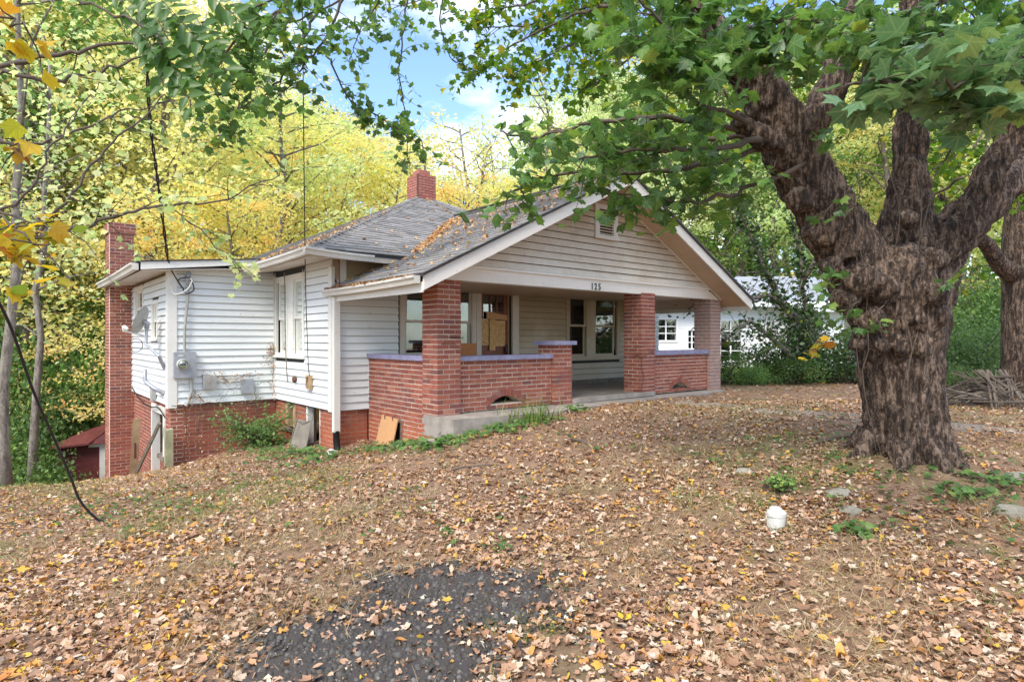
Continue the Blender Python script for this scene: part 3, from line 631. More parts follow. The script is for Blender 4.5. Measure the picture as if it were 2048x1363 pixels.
for q, (a0, a1, z0, z1, nn) in enumerate([(2.45, 2.64, -.14, .37, .0), (2.66, 2.80, -.24, .37, .012), (2.80, 3.06, -.16, .35, .0)]):
    g = HB(); mbox(g, T0, a0, a1, -.034+nn, -.022+nn, z0, z1); g.build('chipboard_patch', 'osb', dr)
g = HB(); mhex(g, T0, [(2.58, -.02, .38), (3.10, -.02, .36), (3.10, -.005, .36), (2.58, -.005, .38), (2.58, -.02, .52), (3.10, -.02, .46), (3.10, -.005, .46), (2.58, -.005, .52)]); g.build('chipboard_patch', 'plywood', dr)
g = HB(); mbox(g, T0, 3.045, 3.11, -.03, .0, -.27, -.13); mbox(g, T0, 3.06, 3.10, -.03, .02, -.33, -.27); g.build('padlock', 'black', dr)
# left wall of the main house
wl = part('wall', label='left clapboard wall of the main house'); T1 = LF(-.57); WL = (3.32, 4.84, -.33, 1.16)
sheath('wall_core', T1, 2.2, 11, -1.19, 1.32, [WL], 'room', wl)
clapboards(T1, 2.20, 4.89, -1.17, 1.27, [WL], 'siding', wl)
window(T1, *WL, house, [(3.40, 3.86), (4.20, 4.68)], .37, 'trim', cas=.09, label='double window on the left wall with a black cord hanging over it')
HB().box(-.600, -.545, 2.165, 2.205, -1.19, 1.15).box(-.602, -.572, 2.205, 2.30, -1.19, 1.15).build('corner_board', 'trim', house)
HB().box(-.46, -.35, 2.16, 2.20, .9, 1.4).build('corner_board', 'trim', house)
HB().box(-.605, -.57, 4.80, 4.885, -1.19, 1.20).build('corner_board', 'trim', house)
# rear wing
w3 = part('wall', label='white clapboard front of the left wing'); T3 = FR(4.89)
sheath('wall_core', T3, -2.4, -.57, -1.19, 1.25, [], 'room', w3)
clapboards(T3, -2.30, -.60, -1.18, 1.30, [], 'siding', w3)
w4 = part('wall', label='white clapboard side of the left wing'); T4 = LF(-2.4); E1 = (5.72, 6.34, -.02, .72); E2 = (7.25, 8.30, .2, 1.10)
sheath('wall_core', T4, 4.89, 9.6, -1.19, 1.12, [E1, E2], 'room', w4)
clapboards(T4, 4.99, 8.69, -1.18, 1.12, [E1, E2], 'siding', w4)
window(T4, *E1, house, [(5.80, 6.26)], .33, 'trim', cas=.07, label='small window beside the satellite dish')
window(T4, *E2, house, [(7.34, 8.2)], .62, 'trim', cas=.09, label='window next to the tall brick chimney')
HB().box(-2.43, -2.28, 4.85, 4.89, -1.23, 1.22).box(-2.435, -2.402, 4.89, 4.98, -1.23, 1.22).build('corner_board', 'trim', house)
# closing walls, floor and rooms (seen through the panes)
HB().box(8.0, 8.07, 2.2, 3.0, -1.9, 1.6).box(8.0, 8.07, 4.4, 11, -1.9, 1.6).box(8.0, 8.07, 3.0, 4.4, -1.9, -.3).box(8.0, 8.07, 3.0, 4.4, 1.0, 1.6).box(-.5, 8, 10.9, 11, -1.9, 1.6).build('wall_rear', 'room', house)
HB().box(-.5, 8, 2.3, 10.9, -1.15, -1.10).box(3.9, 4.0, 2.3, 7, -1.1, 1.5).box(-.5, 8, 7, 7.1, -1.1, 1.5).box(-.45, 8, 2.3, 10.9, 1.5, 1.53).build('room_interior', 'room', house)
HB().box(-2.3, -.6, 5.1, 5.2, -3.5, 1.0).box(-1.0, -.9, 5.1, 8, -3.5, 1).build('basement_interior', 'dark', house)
# basement door frame, low wall, foundation openings
T2 = LF(-2.38)
g = HB(); mbox(g, T2, 5.26, 5.42, -.12, .02, -2.2, -1.27); mbox(g, T2, 6.45, 6.55, -.12, .02, -3.3, -1.27); mbox(g, T2, 5.42, 6.45, -.12, .02, -1.40, -1.27); g.build('basement_door_frame', 'trim', house)
g = HB(); mbox(g, T2, 5.44, 5.95, -.30, -.26, -2.2, -1.4); g.build('basement_shutter', 'metal', house)
fq = part('brick_ledge'); brickwall(fq, LF(-2.385), 5.26, 5.75, -3.3, -2.22, mort='mortar_old')
g = HB(); mbox(g, T2, 5.24, 5.80, -.2, .05, -2.22, -2.14); g.build('concrete_sill', 'path', house)
T5 = LF(-.55)
g = HB(); mbox(g, T5, 3.86, 4.36, -.2, -.16, -1.66, -1.17); g.build('window_board', 'wood_old', house)
g = HB(); mbox(g, T5, 3.86, 3.93, -.12, -.01, -1.66, -1.17); mbox(g, T5, 4.29, 4.36, -.12, -.01, -1.66, -1.17); mbox(g, T5, 4.05, 4.12, -.10, -.05, -1.66, -1.17); g.build('cellar_window_frame', 'lumber', house)
g = HB(); mbox(g, T5, 3.78, 4.42, -.15, .04, -1.72, -1.66); g.build('concrete_sill', 'path', house)
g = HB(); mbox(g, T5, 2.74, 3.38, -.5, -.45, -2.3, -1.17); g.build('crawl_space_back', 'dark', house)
g = HB(); mbox(g, T5, 3.31, 3.38, -.12, -.01, -2.2, -1.17); mbox(g, T5, 2.74, 2.80, -.12, -.01, -2.2, -1.17); mbox(g, T5, 3.02, 3.07, -.3, -.2, -2.2, -1.17); g.build('crawl_space_frame', 'trim', house)
T6 = LF(.06)
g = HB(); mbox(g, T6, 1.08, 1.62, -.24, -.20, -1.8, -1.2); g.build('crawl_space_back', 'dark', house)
g = HB(); mbox(g, T6, 1.08, 1.13, -.1, .012, -1.75, -1.26); mbox(g, T6, 1.13, 1.66, -.1, .012, -1.30, -1.24); g.build('hatch_frame', 'wood_old', house)
# --- porch gable, beam, number
S_ = .49
def zr(a): return .61+S_*(a+.55) if a < 3.56 else .61+S_*(7.67-a)   # underside of the rake
bm = HB(); bm.slab([(-.10, 0, .83), (7.22, 0, .83), (7.22, 0, .84), (6.82, 0, 1.02), (.30, 0, 1.02)], (0, .18, 0)); bm.build('porch_beam', 'beam', house)
bm = HB().box(.28, 6.86, -.035, .0, 1.02, 1.055); bm.build('beam_moulding', 'beam', house)
wg = part('wall', label='gable end with wide stained clapboards')
g = HB(); g.slab([(.32, .02, 1.055), (6.80, .02, 1.055), (3.56, .02, zr(3.56)+.04)], (0, .1, 0)); g.build('wall_core', 'siding_gable', wg)
clapboards(FR(.02), 0, 0, 1.055, 2.62, [(3.24, 3.84, 1.745, 2.35)], 'siding_gable', wg, exp=.116, smin=lambda z: (z-.64)/S_-.55, smax=lambda z: 7.67-(z-.64)/S_)
vt = empty('gable_vent', (0, 0, 0), 0, house); TV = FR(.02)
g = HB(); mbox(g, TV, 3.24, 3.35, 0, .05, 1.745, 2.35); mbox(g, TV, 3.72, 3.84, 0, .05, 1.745, 2.35); mbox(g, TV, 3.35, 3.72, 0, .05, 2.27, 2.35); mbox(g, TV, 3.35, 3.72, 0, .05, 1.745, 1.82); mbox(g, TV, 3.22, 3.86, .05, .07, 1.745, 1.80); g.build('frame', 'soffit_white', vt)
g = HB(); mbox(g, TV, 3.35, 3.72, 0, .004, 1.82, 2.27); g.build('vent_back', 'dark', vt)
for k in range(9):
    z = 1.83+k*.049; g = HB(); mhex(g, TV, [(3.35, .012, z+.015), (3.72, .012, z+.015), (3.72, .042, z), (3.35, .042, z), (3.35, .012, z+.028), (3.72, .012, z+.028), (3.72, .042, z+.016), (3.35, .042, z+.016)]); g.build('slat', 'soffit', vt)
for ch, a in (('1', 3.145), ('2', 3.235), ('5', 3.335)):
    cu = bpy.data.curves.new('digit', 'FONT'); cu.body = ch; cu.size = .148; cu.extrude = .004; cu.offset = .003
    to = bpy.data.objects.new('digit', cu); COL.objects.link(to); dg = bpy.context.evaluated_depsgraph_get(); dg.update()
    mm = bpy.data.meshes.new_from_object(to.evaluated_get(dg)); COL.objects.unlink(to); bpy.data.objects.remove(to)
    mm.materials.clear(); mm.materials.append(M['number']); d = link('house_number', mm, house); d.location = (a, -.006, .858+OZ-.01); d.rotation_euler = (pi/2, 0, 0); d.scale = (.92, 1.05, 1)
# rake boards, soffits
g = HB(); g.slab([(-.55, -.53, .61), (3.56, -.53, .61+S_*4.11), (3.56, -.53, .81+S_*4.11), (-.55, -.53, .81)], (0, .03, 0)); g.build('barge_board', 'beam', house)
g = HB(); g.slab([(3.56, -.53, .61+S_*4.11), (7.67, -.53, .61), (7.67, -.53, .81), (3.56, -.53, .81+S_*4.11)], (0, .03, 0)); g.build('barge_board', 'beam', house)
so = part('soffit', label='tan board soffit under the right roof slope'); k = 0; a = 3.62
while a < 7.6:                                   # boards run back from the rake board
    b1 = 0.02 if a < 7.0 else 3.0; x0, x1 = a, min(a+.115, 7.62)
    g = HB(); z0, z1 = zr(x0)+.05, zr(x1)+.05
    g.hexa([(x0, -.50, z0), (x1, -.50, z1), (x1, b1, z1), (x0, b1, z0), (x0, -.50, z0+.015), (x1, -.50, z1+.015), (x1, b1, z1+.015), (x0, b1, z0+.015)]); g.build('soffit_board', 'soffit', so); a += .121
g = HB(); g.slab([(-.52, -.50, zr(-.52)+.05), (3.56, -.50, zr(3.56)+.05), (3.56, .02, zr(3.56)+.05), (-.52, .02, zr(-.52)+.05)], (0, 0, .015)); g.slab([(-.52, .02, .66), (.12, .02, .90), (.12, 2.2, .90), (-.52, 2.2, .66)], (0, 0, .015)); g.build('soffit_panel', 'soffit', so)
g = HB(); g.slab([(3.60, -.02, zr(3.60)+.03), (7.30, -.02, zr(7.30)+.03), (7.30, -.02, zr(7.30)+.06), (3.60, -.02, zr(3.60)+.06)], (0, .03, 0)); g.build('soffit_moulding', 'beam', house)
HB().box(7.63, 7.66, -.5, 3.2, .60, .80).build('fascia', 'trim', house); HB().box(-.56, -.53, -.5, 2.15, .585, .72).build('fascia', 'trim', house)
# --- roofs
roof = part('roof', label='grey shingled porch gable roof with scattered leaves'); roof2 = part('roof', label='grey shingled hipped main roof'); roof3 = part('roof', label='low dark roof of the left wing')
EZ = .82
def zp(a): return EZ+S_*(a+.58) if a < 3.56 else EZ+S_*(7.70-a)
g = HB()
g.slab([(-.58, -.56, EZ-.005), (3.56, -.56, zp(3.56)-.005), (3.56, 4.75, zp(3.56)-.005), (.42, 1.45, zp(.42)-.005), (.42, 2.2, zp(.42)-.005), (-.58, 2.2, EZ-.005)], (0, 0, -.03))
g.slab([(3.56, -.56, zp(3.56)-.005), (7.70, -.56, EZ-.005), (7.70, 2.6, EZ-.005), (3.56, 4.75, zp(3.56)-.005)], (0, 0, -.03)); g.build('roof_deck', 'roofing', roof)
AP = (3.75, 6.52, 3.71); MZ = 1.33; ms = (AP[2]-MZ)/(AP[1]-1.6)
g = HB(); c4 = [(-1.17, 1.6, MZ), (8.67, 1.6, MZ), (8.67, 11.44, MZ), (-1.17, 11.44, MZ)]
for i in range(4): g.slab([c4[i], c4[(i+1) % 4], AP], (0, 0, -.05))
g.build('roof_deck', 'roofing', roof2)
SH = []                                          # shingles: (8 corners, parent, weight)
def shingles(org, sdir, udir, rows, exp, spanf, par, wgt=1.0, tab=.29):
    org, sdir, udir = Vector(org), Vector(sdir).normalized(), Vector(udir).normalized(); nn = sdir.cross(udir); nn = nn if nn.z > 0 else -nn
    for i in range(rows):
        s0, s1 = spanf(i*exp); x = s0-(tab/2 if i % 2 else 0)-R.random()*.05
        while x < s1:
            a, b = max(x, s0), min(x+tab-.008, s1)
            if b-a > .04:
                e = R.uniform(-.006, .006); lift = .014+R.uniform(0, .008)
                p = lambda s, u, h: org+sdir*s+udir*u+nn*h
                SH.append(([p(a, i*exp+e, .001), p(b, i*exp+e, .001), p(b, (i+1)*exp+.02, -.002), p(a, (i+1)*exp+.02, -.002), p(a, i*exp+e, lift), p(b, i*exp+e, lift), p(b, (i+1)*exp+.02, .004), p(a, (i+1)*exp+.02, .004)], par, wgt))
            x += tab
cs = 1/math.sqrt(1+S_*S_)
def spanP(u):
    a = -.58+u*cs; z = zp(a); bv = 2.15 if z < MZ-.02 else 1.6+(z-MZ)/ms
    return (-.565, bv+.05)
shingles((-.585, 0, EZ), (0, 1, 0), (cs, 0, S_*cs), 34, .1385, spanP, roof)
shingles((7.705, 0, EZ), (0, 1, 0), (-cs, 0, S_*cs), 34, .1385, lambda u: (-.565, 2.6+u*cs*.5), roof, .001)
cm = 1/math.sqrt(1+ms*ms)
shingles((0, 1.58, MZ), (1, 0, 0), (0, cm, ms*cm), 39, .1400, lambda u: (-1.17+u*cm, 8.67-u*cm), roof2, .25)
shingles((-1.19, 0, MZ), (0, 1, 0), (cm, 0, ms*cm), 39, .1400, lambda u: (1.6+u*cm, 11.44-u*cm), roof2, .1)
# hip and ridge caps
def caps(p0, p1, w, par, step=.15):
    p0, p1 = Vector(p0), Vector(p1); L = (p1-p0).length; d = (p1-p0).normalized(); side = d.cross(Vector((0, 0, 1))).normalized(); up = side.cross(d); k = int(L/step)
    for i in range(k):
        a = p0+d*i*step; b = a+d*(step+.03); h = R.uniform(0, .004); q = []
        for sgn in (-1, 1):
            g = HB(); o = side*w*sgn*R.uniform(.96, 1.03); dn = up*(-.34*w)
            g.hexa([a+up*.018, a+o+dn+up*.016, b+o+dn+up*.004, b+up*.004, a+up*(.034+h), a+o+dn+up*(.03+h), b+o+dn+up*.014, b+up*.016]); q.append(g)
        m_ = HB(); m_.v = q[0].v+q[1].v; m_.f = q[0].f+[tuple(x+8 for x in f) for f in q[1].f]; m_.m = [0]*12; r = R.random(); m_.r = [r]*12
        m_.build('hip_shingle', 'shingle', par)
caps((-1.15, 1.62, MZ+.01), (AP[0]-.25, AP[1]-.25, AP[2]-.11), .17, roof2)
caps((AP[0]+.2, AP[1]-.2, AP[2]-.09), (8.6, 1.66, MZ+.02), .14, roof2)
caps((3.56, -.55, zp(3.56)+.005), (3.56, 4.7, zp(3.56)+.005), .14, roof)
# wing roof, fascia, gutters
zw = lambda a: 1.278+.1*(a+2.87)
g = HB(); g.slab([(-2.95, 4.57, zw(-2.95)), (-.3, 4.57, zw(-.3)), (-.3, 9.8, zw(-.3)), (-2.95, 9.8, zw(-2.95))], (0, 0, .022)); g.build('roof_deck', 'roofing', roof3)
g = HB(); g.slab([(-2.87, 4.59, zw(-2.87)-.13), (-.75, 4.59, zw(-.75)-.08), (-.75, 4.59, zw(-.75)-.002), (-2.87, 4.59, zw(-2.87)-.002)], (0, .025, 0)); g.build('fascia', 'trim', house)
for i in range(13):
    y0 = 4.615+i*.36; g = HB(); g.slab([(-2.85, y0, 1.135), (-.9, y0, 1.30), (-.9, y0+.352, 1.30), (-2.85, y0+.352, 1.135)], (0, 0, .012)); g.build('soffit_panel', 'soffit_white', house)
def gutter(p0, p1, out, par, w=.11, h=.10, mat='white_metal'):
    p0, p1, out = Vector(p0), Vector(p1), Vector(out); z = Vector((0, 0, 1)); d = (p1-p0).normalized(); mb = HB()
    prof = [(0, 0), (w*.62, 0), (w*.75, h*.45), (w, h*.72), (w, h), (w-.012, h), (w-.012, h*.76), (w*.7, h*.45), (w*.58, .008), (.008, .008), (.008, h), (0, h)]
    k = 6; rings = []
    for i in range(k+1):
        t = i/k; p = p0.lerp(p1, t)+z*(-.012*math.sin(pi*t)); rings.append([p+out*x+z*y for x, y in prof])
    n0 = len(mb.v)
    for rg in rings: mb.v += [tuple(q) for q in rg]
    m_ = len(prof)
    for i in range(k):
        for j in range(m_): a = n0+i*m_+j; b = n0+i*m_+(j+1) % m_; mb.f.append((a, b, b+m_, a+m_)); mb.m.append(0); mb.r.append(.5)
    for e in (0, 1):
        p = (p0, p1)[e]; mb.slab([p+out*x+z*y for x, y in ((0, 0), (w*.62, 0), (w*.75, h*.45), (w, h*.72), (w, h), (0, h))], d*(.004 if e else -.004))
    return mb.build('gutter', mat, par)
gutter((-.59, -.50, .695), (-.59, 2.35, .675), (-1, 0, 0), house)
gutter((-1.17, 1.58, 1.235), (-1.17, 4.56, 1.215), (-1, 0, 0), house)
gutter((-1.28, 1.60, 1.235), (-.19, 1.60, 1.195), (0, -1, 0), house)
gutter((-2.90, 4.60, 1.14), (-2.90, 9.4, 1.13), (-1, 0, 0), house, .12, .11)
g = HB(); g.slab([(-1.16, 1.62, 1.20), (-.57, 1.62, 1.28), (-.57, 4.55, 1.28), (-1.16, 4.55, 1.20)], (0, 0, .012)); g.slab([(-1.16, 1.62, 1.20), (2, 1.62, 1.22), (2, 2.2, 1.28), (-.57, 2.2, 1.28)], (0, 0, .012)); g.slab([(-1.15, 1.63, 1.2), (-1.15, 4.55, 1.2), (-1.15, 4.55, 1.29), (-1.15, 1.63, 1.29)], (.02, 0, 0)); g.slab([(-1.15, 1.61, 1.2), (3, 1.61, 1.2), (3, 1.61, 1.29), (-1.15, 1.61, 1.29)], (0, .02, 0)); g.build('soffit_panel', 'soffit_white', house)
# downspout
ds = empty('downspout', (0, 0, 0), 0, house); HB().box(-.60, -.50, 2.06, 2.15, -1.50, .66).build('pipe', 'trim', ds)
g = HB(); pts = []; rad = []
for i in range(46): t = i/45; pts.append((-.55-.05*t*t, 2.10-.16*t*t, -1.48-.30*t)); rad.append(.055 if i % 2 else .047)
g.tube(pts, rad, 12); g.build('drain_hose', 'black', ds)
# chimneys
cl = part('chimney', label='tall brick chimney rising beside the left wing')
cH = (z1 := 2.52)
x0, x1, y0, y1 = -2.84, -2.40, 8.69, 9.45
brickwall(cl, FR(y0), x0, x1+.02, -3.9, 2.33, thick=.6, mat='brick', mort='mortar')
brickwall(cl, LF(x0), y0+.1, y1, -3.9, 2.33, thick=.3, mat='brick', mort='mortar')
brickwall(cl, FR(y0-.03), x0-.03, x1+.06, 2.33, 2.545, thick=.6, mat='brick'); brickwall(cl, LF(x0-.03), y0+.07, y1, 2.33, 2.545, thick=.3, mat='brick')
ct = part('chimney', label='square brick chimney at the top of the main roof')
brickwall(ct, FR(6.22), 3.50, 4.02, 3.25, 4.22, thick=.45, mat='brick_chim', mort='brick_joint'); brickwall(ct, LF(3.50), 6.32, 6.82, 3.25, 4.22, thick=.3, mat='brick_chim', mort='brick_joint')
HB().box(3.60, 3.92, 6.35, 6.70, 4.2, 4.36).build('flue', 'brick_chim', ct)
g = HB()
for i in range(14):
    an = i/14*2*pi; a0 = 3.76+.40*math.cos(an); b0 = 6.42+.40*math.sin(an); w = R.uniform(.1, .2); zz = 3.46+.08*math.sin(an); g.hexa([(a0-w, b0-w, zz-.1), (a0+w, b0-w, zz-.1), (a0+w, b0+w, zz-.05), (a0-w, b0+w, zz-.02), (a0-w*.6, b0-w*.6, zz+.09), (a0+w*.6, b0-w*.6, zz+.05), (a0+w*.6, b0+w*.6, zz+.08), (a0-w*.6, b0+w*.6, zz+.06)])
g.build('flashing', 'flash', ct)

# --- assign bricks and shingles: the nearest 300 singly, the rest joined
def finish(items, name, rest, limit=300):
    pass
sc_ = []
for (bx, mat, par, vis) in BRK:
    c = hw((bx[0]+bx[1])/2, (bx[2]+bx[3])/2, (bx[4]+bx[5])/2); d = math.hypot(c.x, c.y)
    area = max(bx[1]-bx[0], bx[3]-bx[2]); sc_.append(vis*area/d**2 * (1 if par in (pA, pw, pw2, pS) else .4) * (1 if -1.3 < c.z-CZ else .6))
order = np.argsort(-np.array(sc_))
cache = {}; rest = {}
for rank, i in enumerate(order):
    (x0, x1, y0, y1, z0, z1), mat, par, vis = BRK[i]
    if rank < 262:
        key = (round(x1-x0, 2), round(y1-y0, 2), round(z1-z0, 3), mat, R.randrange(5))
        if key not in cache:
            hx, hy, hz = (x1-x0)/2, (y1-y0)/2, (z1-z0)/2; j = lambda: R.uniform(-.0018, .0018)
            mb = MB(); mb.hexa([(sx*hx+j(), sy*hy+j(), -hz+j()) for sx, sy in ((-1, -1), (1, -1), (1, 1), (-1, 1))]+[(sx*hx+j(), sy*hy+j(), hz+j()) for sx, sy in ((-1, -1), (1, -1), (1, 1), (-1, 1))])
            cache[key] = mb.mesh('brick', mat)
        o = link('brick', cache[key], par); o.location = ((x0+x1)/2, (y0+y1)/2, (z0+z1)/2+OZ)
    else:
        rest.setdefault(mat, []).append((x0, x1, y0, y1, z0, z1))
mb = HB(); mats = list(rest)
for mi, mt in enumerate(mats):
    for (x0, x1, y0, y1, z0, z1) in rest[mt]:
        j = lambda: R.uniform(-.0018, .0018)
        mb.hexa([(x0+j(), y0+j(), z0+j()), (x1+j(), y0+j(), z0+j()), (x1+j(), y1+j(), z0+j()), (x0+j(), y1+j(), z0+j()), (x0+j(), y0+j(), z1+j()), (x1+j(), y0+j(), z1+j()), (x1+j(), y1+j(), z1+j()), (x0+j(), y1+j(), z1+j())], mi)
mb.build('brickwork', mats, house, kind='stuff')
ssc = []
for P, par, wgt in SH:
    c = hw(P[0].x, P[0].y, P[0].z); ssc.append(wgt/(c.x**2+c.y**2))
order = np.argsort(-np.array(ssc)); mb = HB()
for rank, i in enumerate(order):
    P, par, wgt = SH[i]
    if rank < 300: HB().hexa(P).build('shingle', 'shingle', par)
    else: mb.hexa(P)
mb.build('shingle_cover', 'shingle', house, kind='stuff')

# ------------------------------------------------------------------ things fixed to or leaning on the house
def hpt(a, b, z): p = hw(a, b, z); return p
def hthing(name, a, b, z, **k): return empty(name, hw(a, b, z), HROT, **k)   # local axes: x along the front, y towards the back
# satellite dish
d = hthing('satellite_dish', -2.43, 5.08, -.52, label='grey satellite dish on a bent arm at the corner of the left wing', cat='satellite dish')
def hloc(o, u, v, Y): w = W(u, v, Y)-Vector(o.location); return Vector((ca*w.x+sa*w.y, -sa*w.x+ca*w.y, w.z))
Pm = hloc(d, 287, 643, 10.75); nrm = Vector((-.80, .50, .36)).normalized()
q = nrm.to_track_quat('Z', 'Y'); mb = MB(); n = 28
for k in range(7):
    r = .235*k/6; zz = .06*(k/6)**2
    for j in range(n):
        an = 2*pi*j/n; v = q @ Vector((r*math.cos(an), r*math.sin(an)*1.12, zz)); mb.v.append(tuple(Pm+v))
for k in range(6):
    for j in range(n):
        a_ = k*n+j; b_ = k*n+(j+1) % n; mb.f.append((a_, b_, b_+n, a_+n)); mb.m.append(0); mb.r.append(.5)
base = len(mb.v)
mb.v += [tuple(Vector(p)-nrm*.008) for p in mb.v[:7*n]]
for k in range(6):
    for j in range(n):
        a_ = base+k*n+j; b_ = base+k*n+(j+1) % n; mb.f.append((a_+n, b_+n, b_, a_)); mb.m.append(0); mb.r.append(.5)
mb.build('reflector', 'grey_plastic', d, True)
MB().tube([(0, .0, -.02), hloc(d, 318, 712, 10.55), hloc(d, 292, 688, 10.7), Pm+Vector((.05, 0, -.12))], [.03, .028, .026, .026], 10).build('mast', 'metal', d)
MB().tube([Pm-nrm*.01, Pm-nrm*.07, Pm+Vector((.05, 0, -.12))], .045, 8).build('bracket', 'metal', d)
foc = hloc(d, 246, 655, 10.55); lo = Pm-(q @ Vector((0, .24, 0)))
MB().tube([Pm+Vector((0, 0, -.25)), foc+Vector((0, 0, -.05)), foc], .016, 8).build('feed_arm', 'trim', d)
MB().tube([foc, foc-nrm*.02+Vector((.0, 0, .015)), foc-nrm*.08], [.035, .045, .03], 10).build('feed_horn', 'trim', d)
MB().tube([tuple(hloc(d, 272, 690, 10.6)+Vector((.11*math.cos(t/10*2*pi), .03*math.cos(t/10*2*pi), .12*math.sin(t/10*2*pi)))) for t in range(11)], .006, 5).build('cable_loop', 'black', d)
# electric meter
d = hthing('electric_meter', -2.17, 4.86, -.70, label='grey electric meter box with a round glass dial on the white siding', cat='electric meter')
MB().box(-.175, .175, -.11, .0, 0, .455).build('cabinet', 'metal', d)
g = MB(); g.lathe([(0, 0), (.085, 0), (.085, .05), (.07, .10), (.0, .115)], n=20); g.v = [(x-.045, -z-.11, y+.24) for x, y, z in g.v]; g.build('dial', 'glass', d, True)
g = MB(); g.lathe([(0, 0), (.095, 0), (.095, .03), (.088, .04), (.0, .04)], n=20); g.v = [(x-.045, -z-.11, y+.24) for x, y, z in g.v]; g.build('dial_ring', 'pvc', d, True)
MB().box(-.09, .0, -.155, -.151, .225, .26).build('dial_plate', 'dark', d)
MB().box(-.11, -.03, -.113, -.11, .38, .41).build('nameplate', 'pvc', d)
MB().tube([(0, -.05, .455), (.005, -.05, .9), (.06, -.05, 1.45), (.05, -.05, 1.72)], .024, 10).build('conduit', 'grey_plastic', d)
MB().tube([(.05, -.05, 1.70), (.05, -.05, 1.80), (.05, -.12, 1.84), (.05, -.16, 1.78)], [.035, .045, .045, .03], 10).build('weatherhead', 'metal', d)
MB().tube([(.10, -.04, 0), (.12, -.04, -.22), (.07, -.04, -.42), (.02, -.04, -.5)], .026, 10).build('conduit', 'grey_plastic', d)
for nm, a, z, w, h, lab, mt in (('utility_box', -1.76, -.92, .215, .25, 'small beige ribbed utility box under the meter, left of the twiggy vine', 'grey_plastic'), ('utility_box', -1.11, -1.03, .21, .26, 'small blue-grey utility box half behind the vine', 'metal')):
    d = hthing(nm, a, 4.86, z, label=lab, cat='utility box', group='utility boxes on the siding')
    MB().box(-w/2, w/2, -.07, 0, 0, h).build('cabinet', mt, d); MB().box(-w/2-.006, w/2+.006, -.082, -.07, -.004, h*.97).build('lid', mt, d)
    for k in range(7 if mt == 'grey_plastic' else 0): MB().box(-w/2+.02+k*.028, -w/2+.032+k*.028, -.087, -.082, .02, h*.8).build('rib', mt, d)
d = hthing('junction_box', -2.43, 5.95, -1.18, label='rusty beige junction box above the basement doorway', cat='junction box')
MB().box(-.07, 0, -.10, .10, 0, .24).build('cabinet', 'grey_plastic', d); MB().box(-.08, 0, -.115, .115, .24, .27).build('lid', 'rust', d)
d = hthing('vent_pipe', -2.43, 5.2, -.9, label='grey bent plastic vent pipe sticking out of the left wall', cat='pipe')
MB().tube([(0, -.02, -.08), (-.12, .12, 0), (-.22, .25, .10), (-.24, .28, .14), (-.24, .28, .34)], .035, 12).build('pipe', 'metal', d, True)
MB().tube([(.03, -.02, -.08), (-.02, 0, -.06)], .06, 12).build('collar', 'grey_plastic', d)
for a_, b_, z_, w, lab in ((-.60, 3.02, -.75, .17, 'broken beige outlet box with wires hanging out'), (-.60, 3.72, -.74, .11, 'round hole cover on the siding left of the broken outlet box')):
    d = hthing('outlet_box', a_, b_, z_, label=lab, cat='outlet box')
    if w > .15:
        g = MB(); g.box(-.06, 0, -w/2, -w/2+.03, -.12, .12); g.box(-.06, 0, w/2-.02, w/2, -.11, .12); g.box(-.055, 0, -w/2+.03, w/2-.02, .09, .12); g.box(-.055, 0, -w/2+.03, w/2-.02, -.12, -.10); g.build('box', 'lumber', d); MB().box(-.01, 0, -w/2+.03, w/2-.02, -.10, .09).build('back', 'dark', d)
        MB().tube([(-.03, 0, .02), (-.06, .02, -.08), (-.05, .03, -.2), (-.04, -.01, -.1)], .006, 5).build('wire', 'pvc', d)
    else:
        g = MB(); g.lathe([(0, .0), (.055, 0), (.062, .02), (.045, .05), (0, .05)], n=14); g.v = [(-z, x, y) for x, y, z in g.v]; g.build('cover', 'rust', d, True)
# leaning screen frame by the crawl space
d = hthing('window_screen', -.80, 3.02, -1.80, label='rusty old window screen leaning against the crawl space opening', cat='window screen')
g = MB()
for y_, z0_, z1_ in ((-.36, -.1, .52), (.40, -.16, .50)): g.tube([(-.05, y_, z0_), (.12, y_*.82, z1_)], .009, 6)
g.tube([(.12, -.30, .50), (.12, .33, .52)], .009, 6); g.tube([(.10, -.31, .44), (.06, .0, .36), (.08, .33, .38)], .007, 6); g.build('frame', 'wood_old', d)
g = MB(); g.slab([(-.04, -.34, -.08), (-.04, .37, -.13), (.105, .30, .40), (.105, -.27, .40)], (-.006, .0, 0)); g.build('screen_mesh', 'floor_dark', d)
d = hthing('plywood_hatch', -.02, 1.34, -1.72, label='square plywood hatch board leaning on the orange brick porch base', cat='board')
g = MB(); g.slab([(-.09, -.27, 0.05), (-.08, .27, .05), (.03, .26, .50), (.02, -.26, .48)], (-.018, 0, -.006)); g.build('board', 'plywood', d)
for y_ in (-.12, .13): MB().tube([(.0, y_, .44), (-.01, y_, .50), (.05, y_, .52)], .008, 6).build('hook', 'rust', d)
d = hthing('timber_board', -2.72, 6.6, -2.95, label='long sawn board leaning upright beside the basement doorway', cat='board')
g = MB(); g.slab([(-.09, -.02, -.35), (.06, .02, -.35), (.16, .02, 1.38), (.02, -.02, 1.38)], (.01, .035, 0)); g.build('board', 'lumber', d)
MB().box(.04, .075, -.035, -.022, .62, .92).build('label_strip', 'red_paint', d)
d = hthing('old_plank', -2.62, 5.55, -2.5, label='short grey plank slanting across the basement doorway', cat='plank')
g = MB(); g.tube([(-.10, .52, -.02), (.14, -.30, .98)], .035, 5); g.build('board', 'wood_old', d)
d = hthing('wooden_post', -2.42, 4.80, -2.40, label='short weathered greenish post standing at the corner of the wing', cat='post')
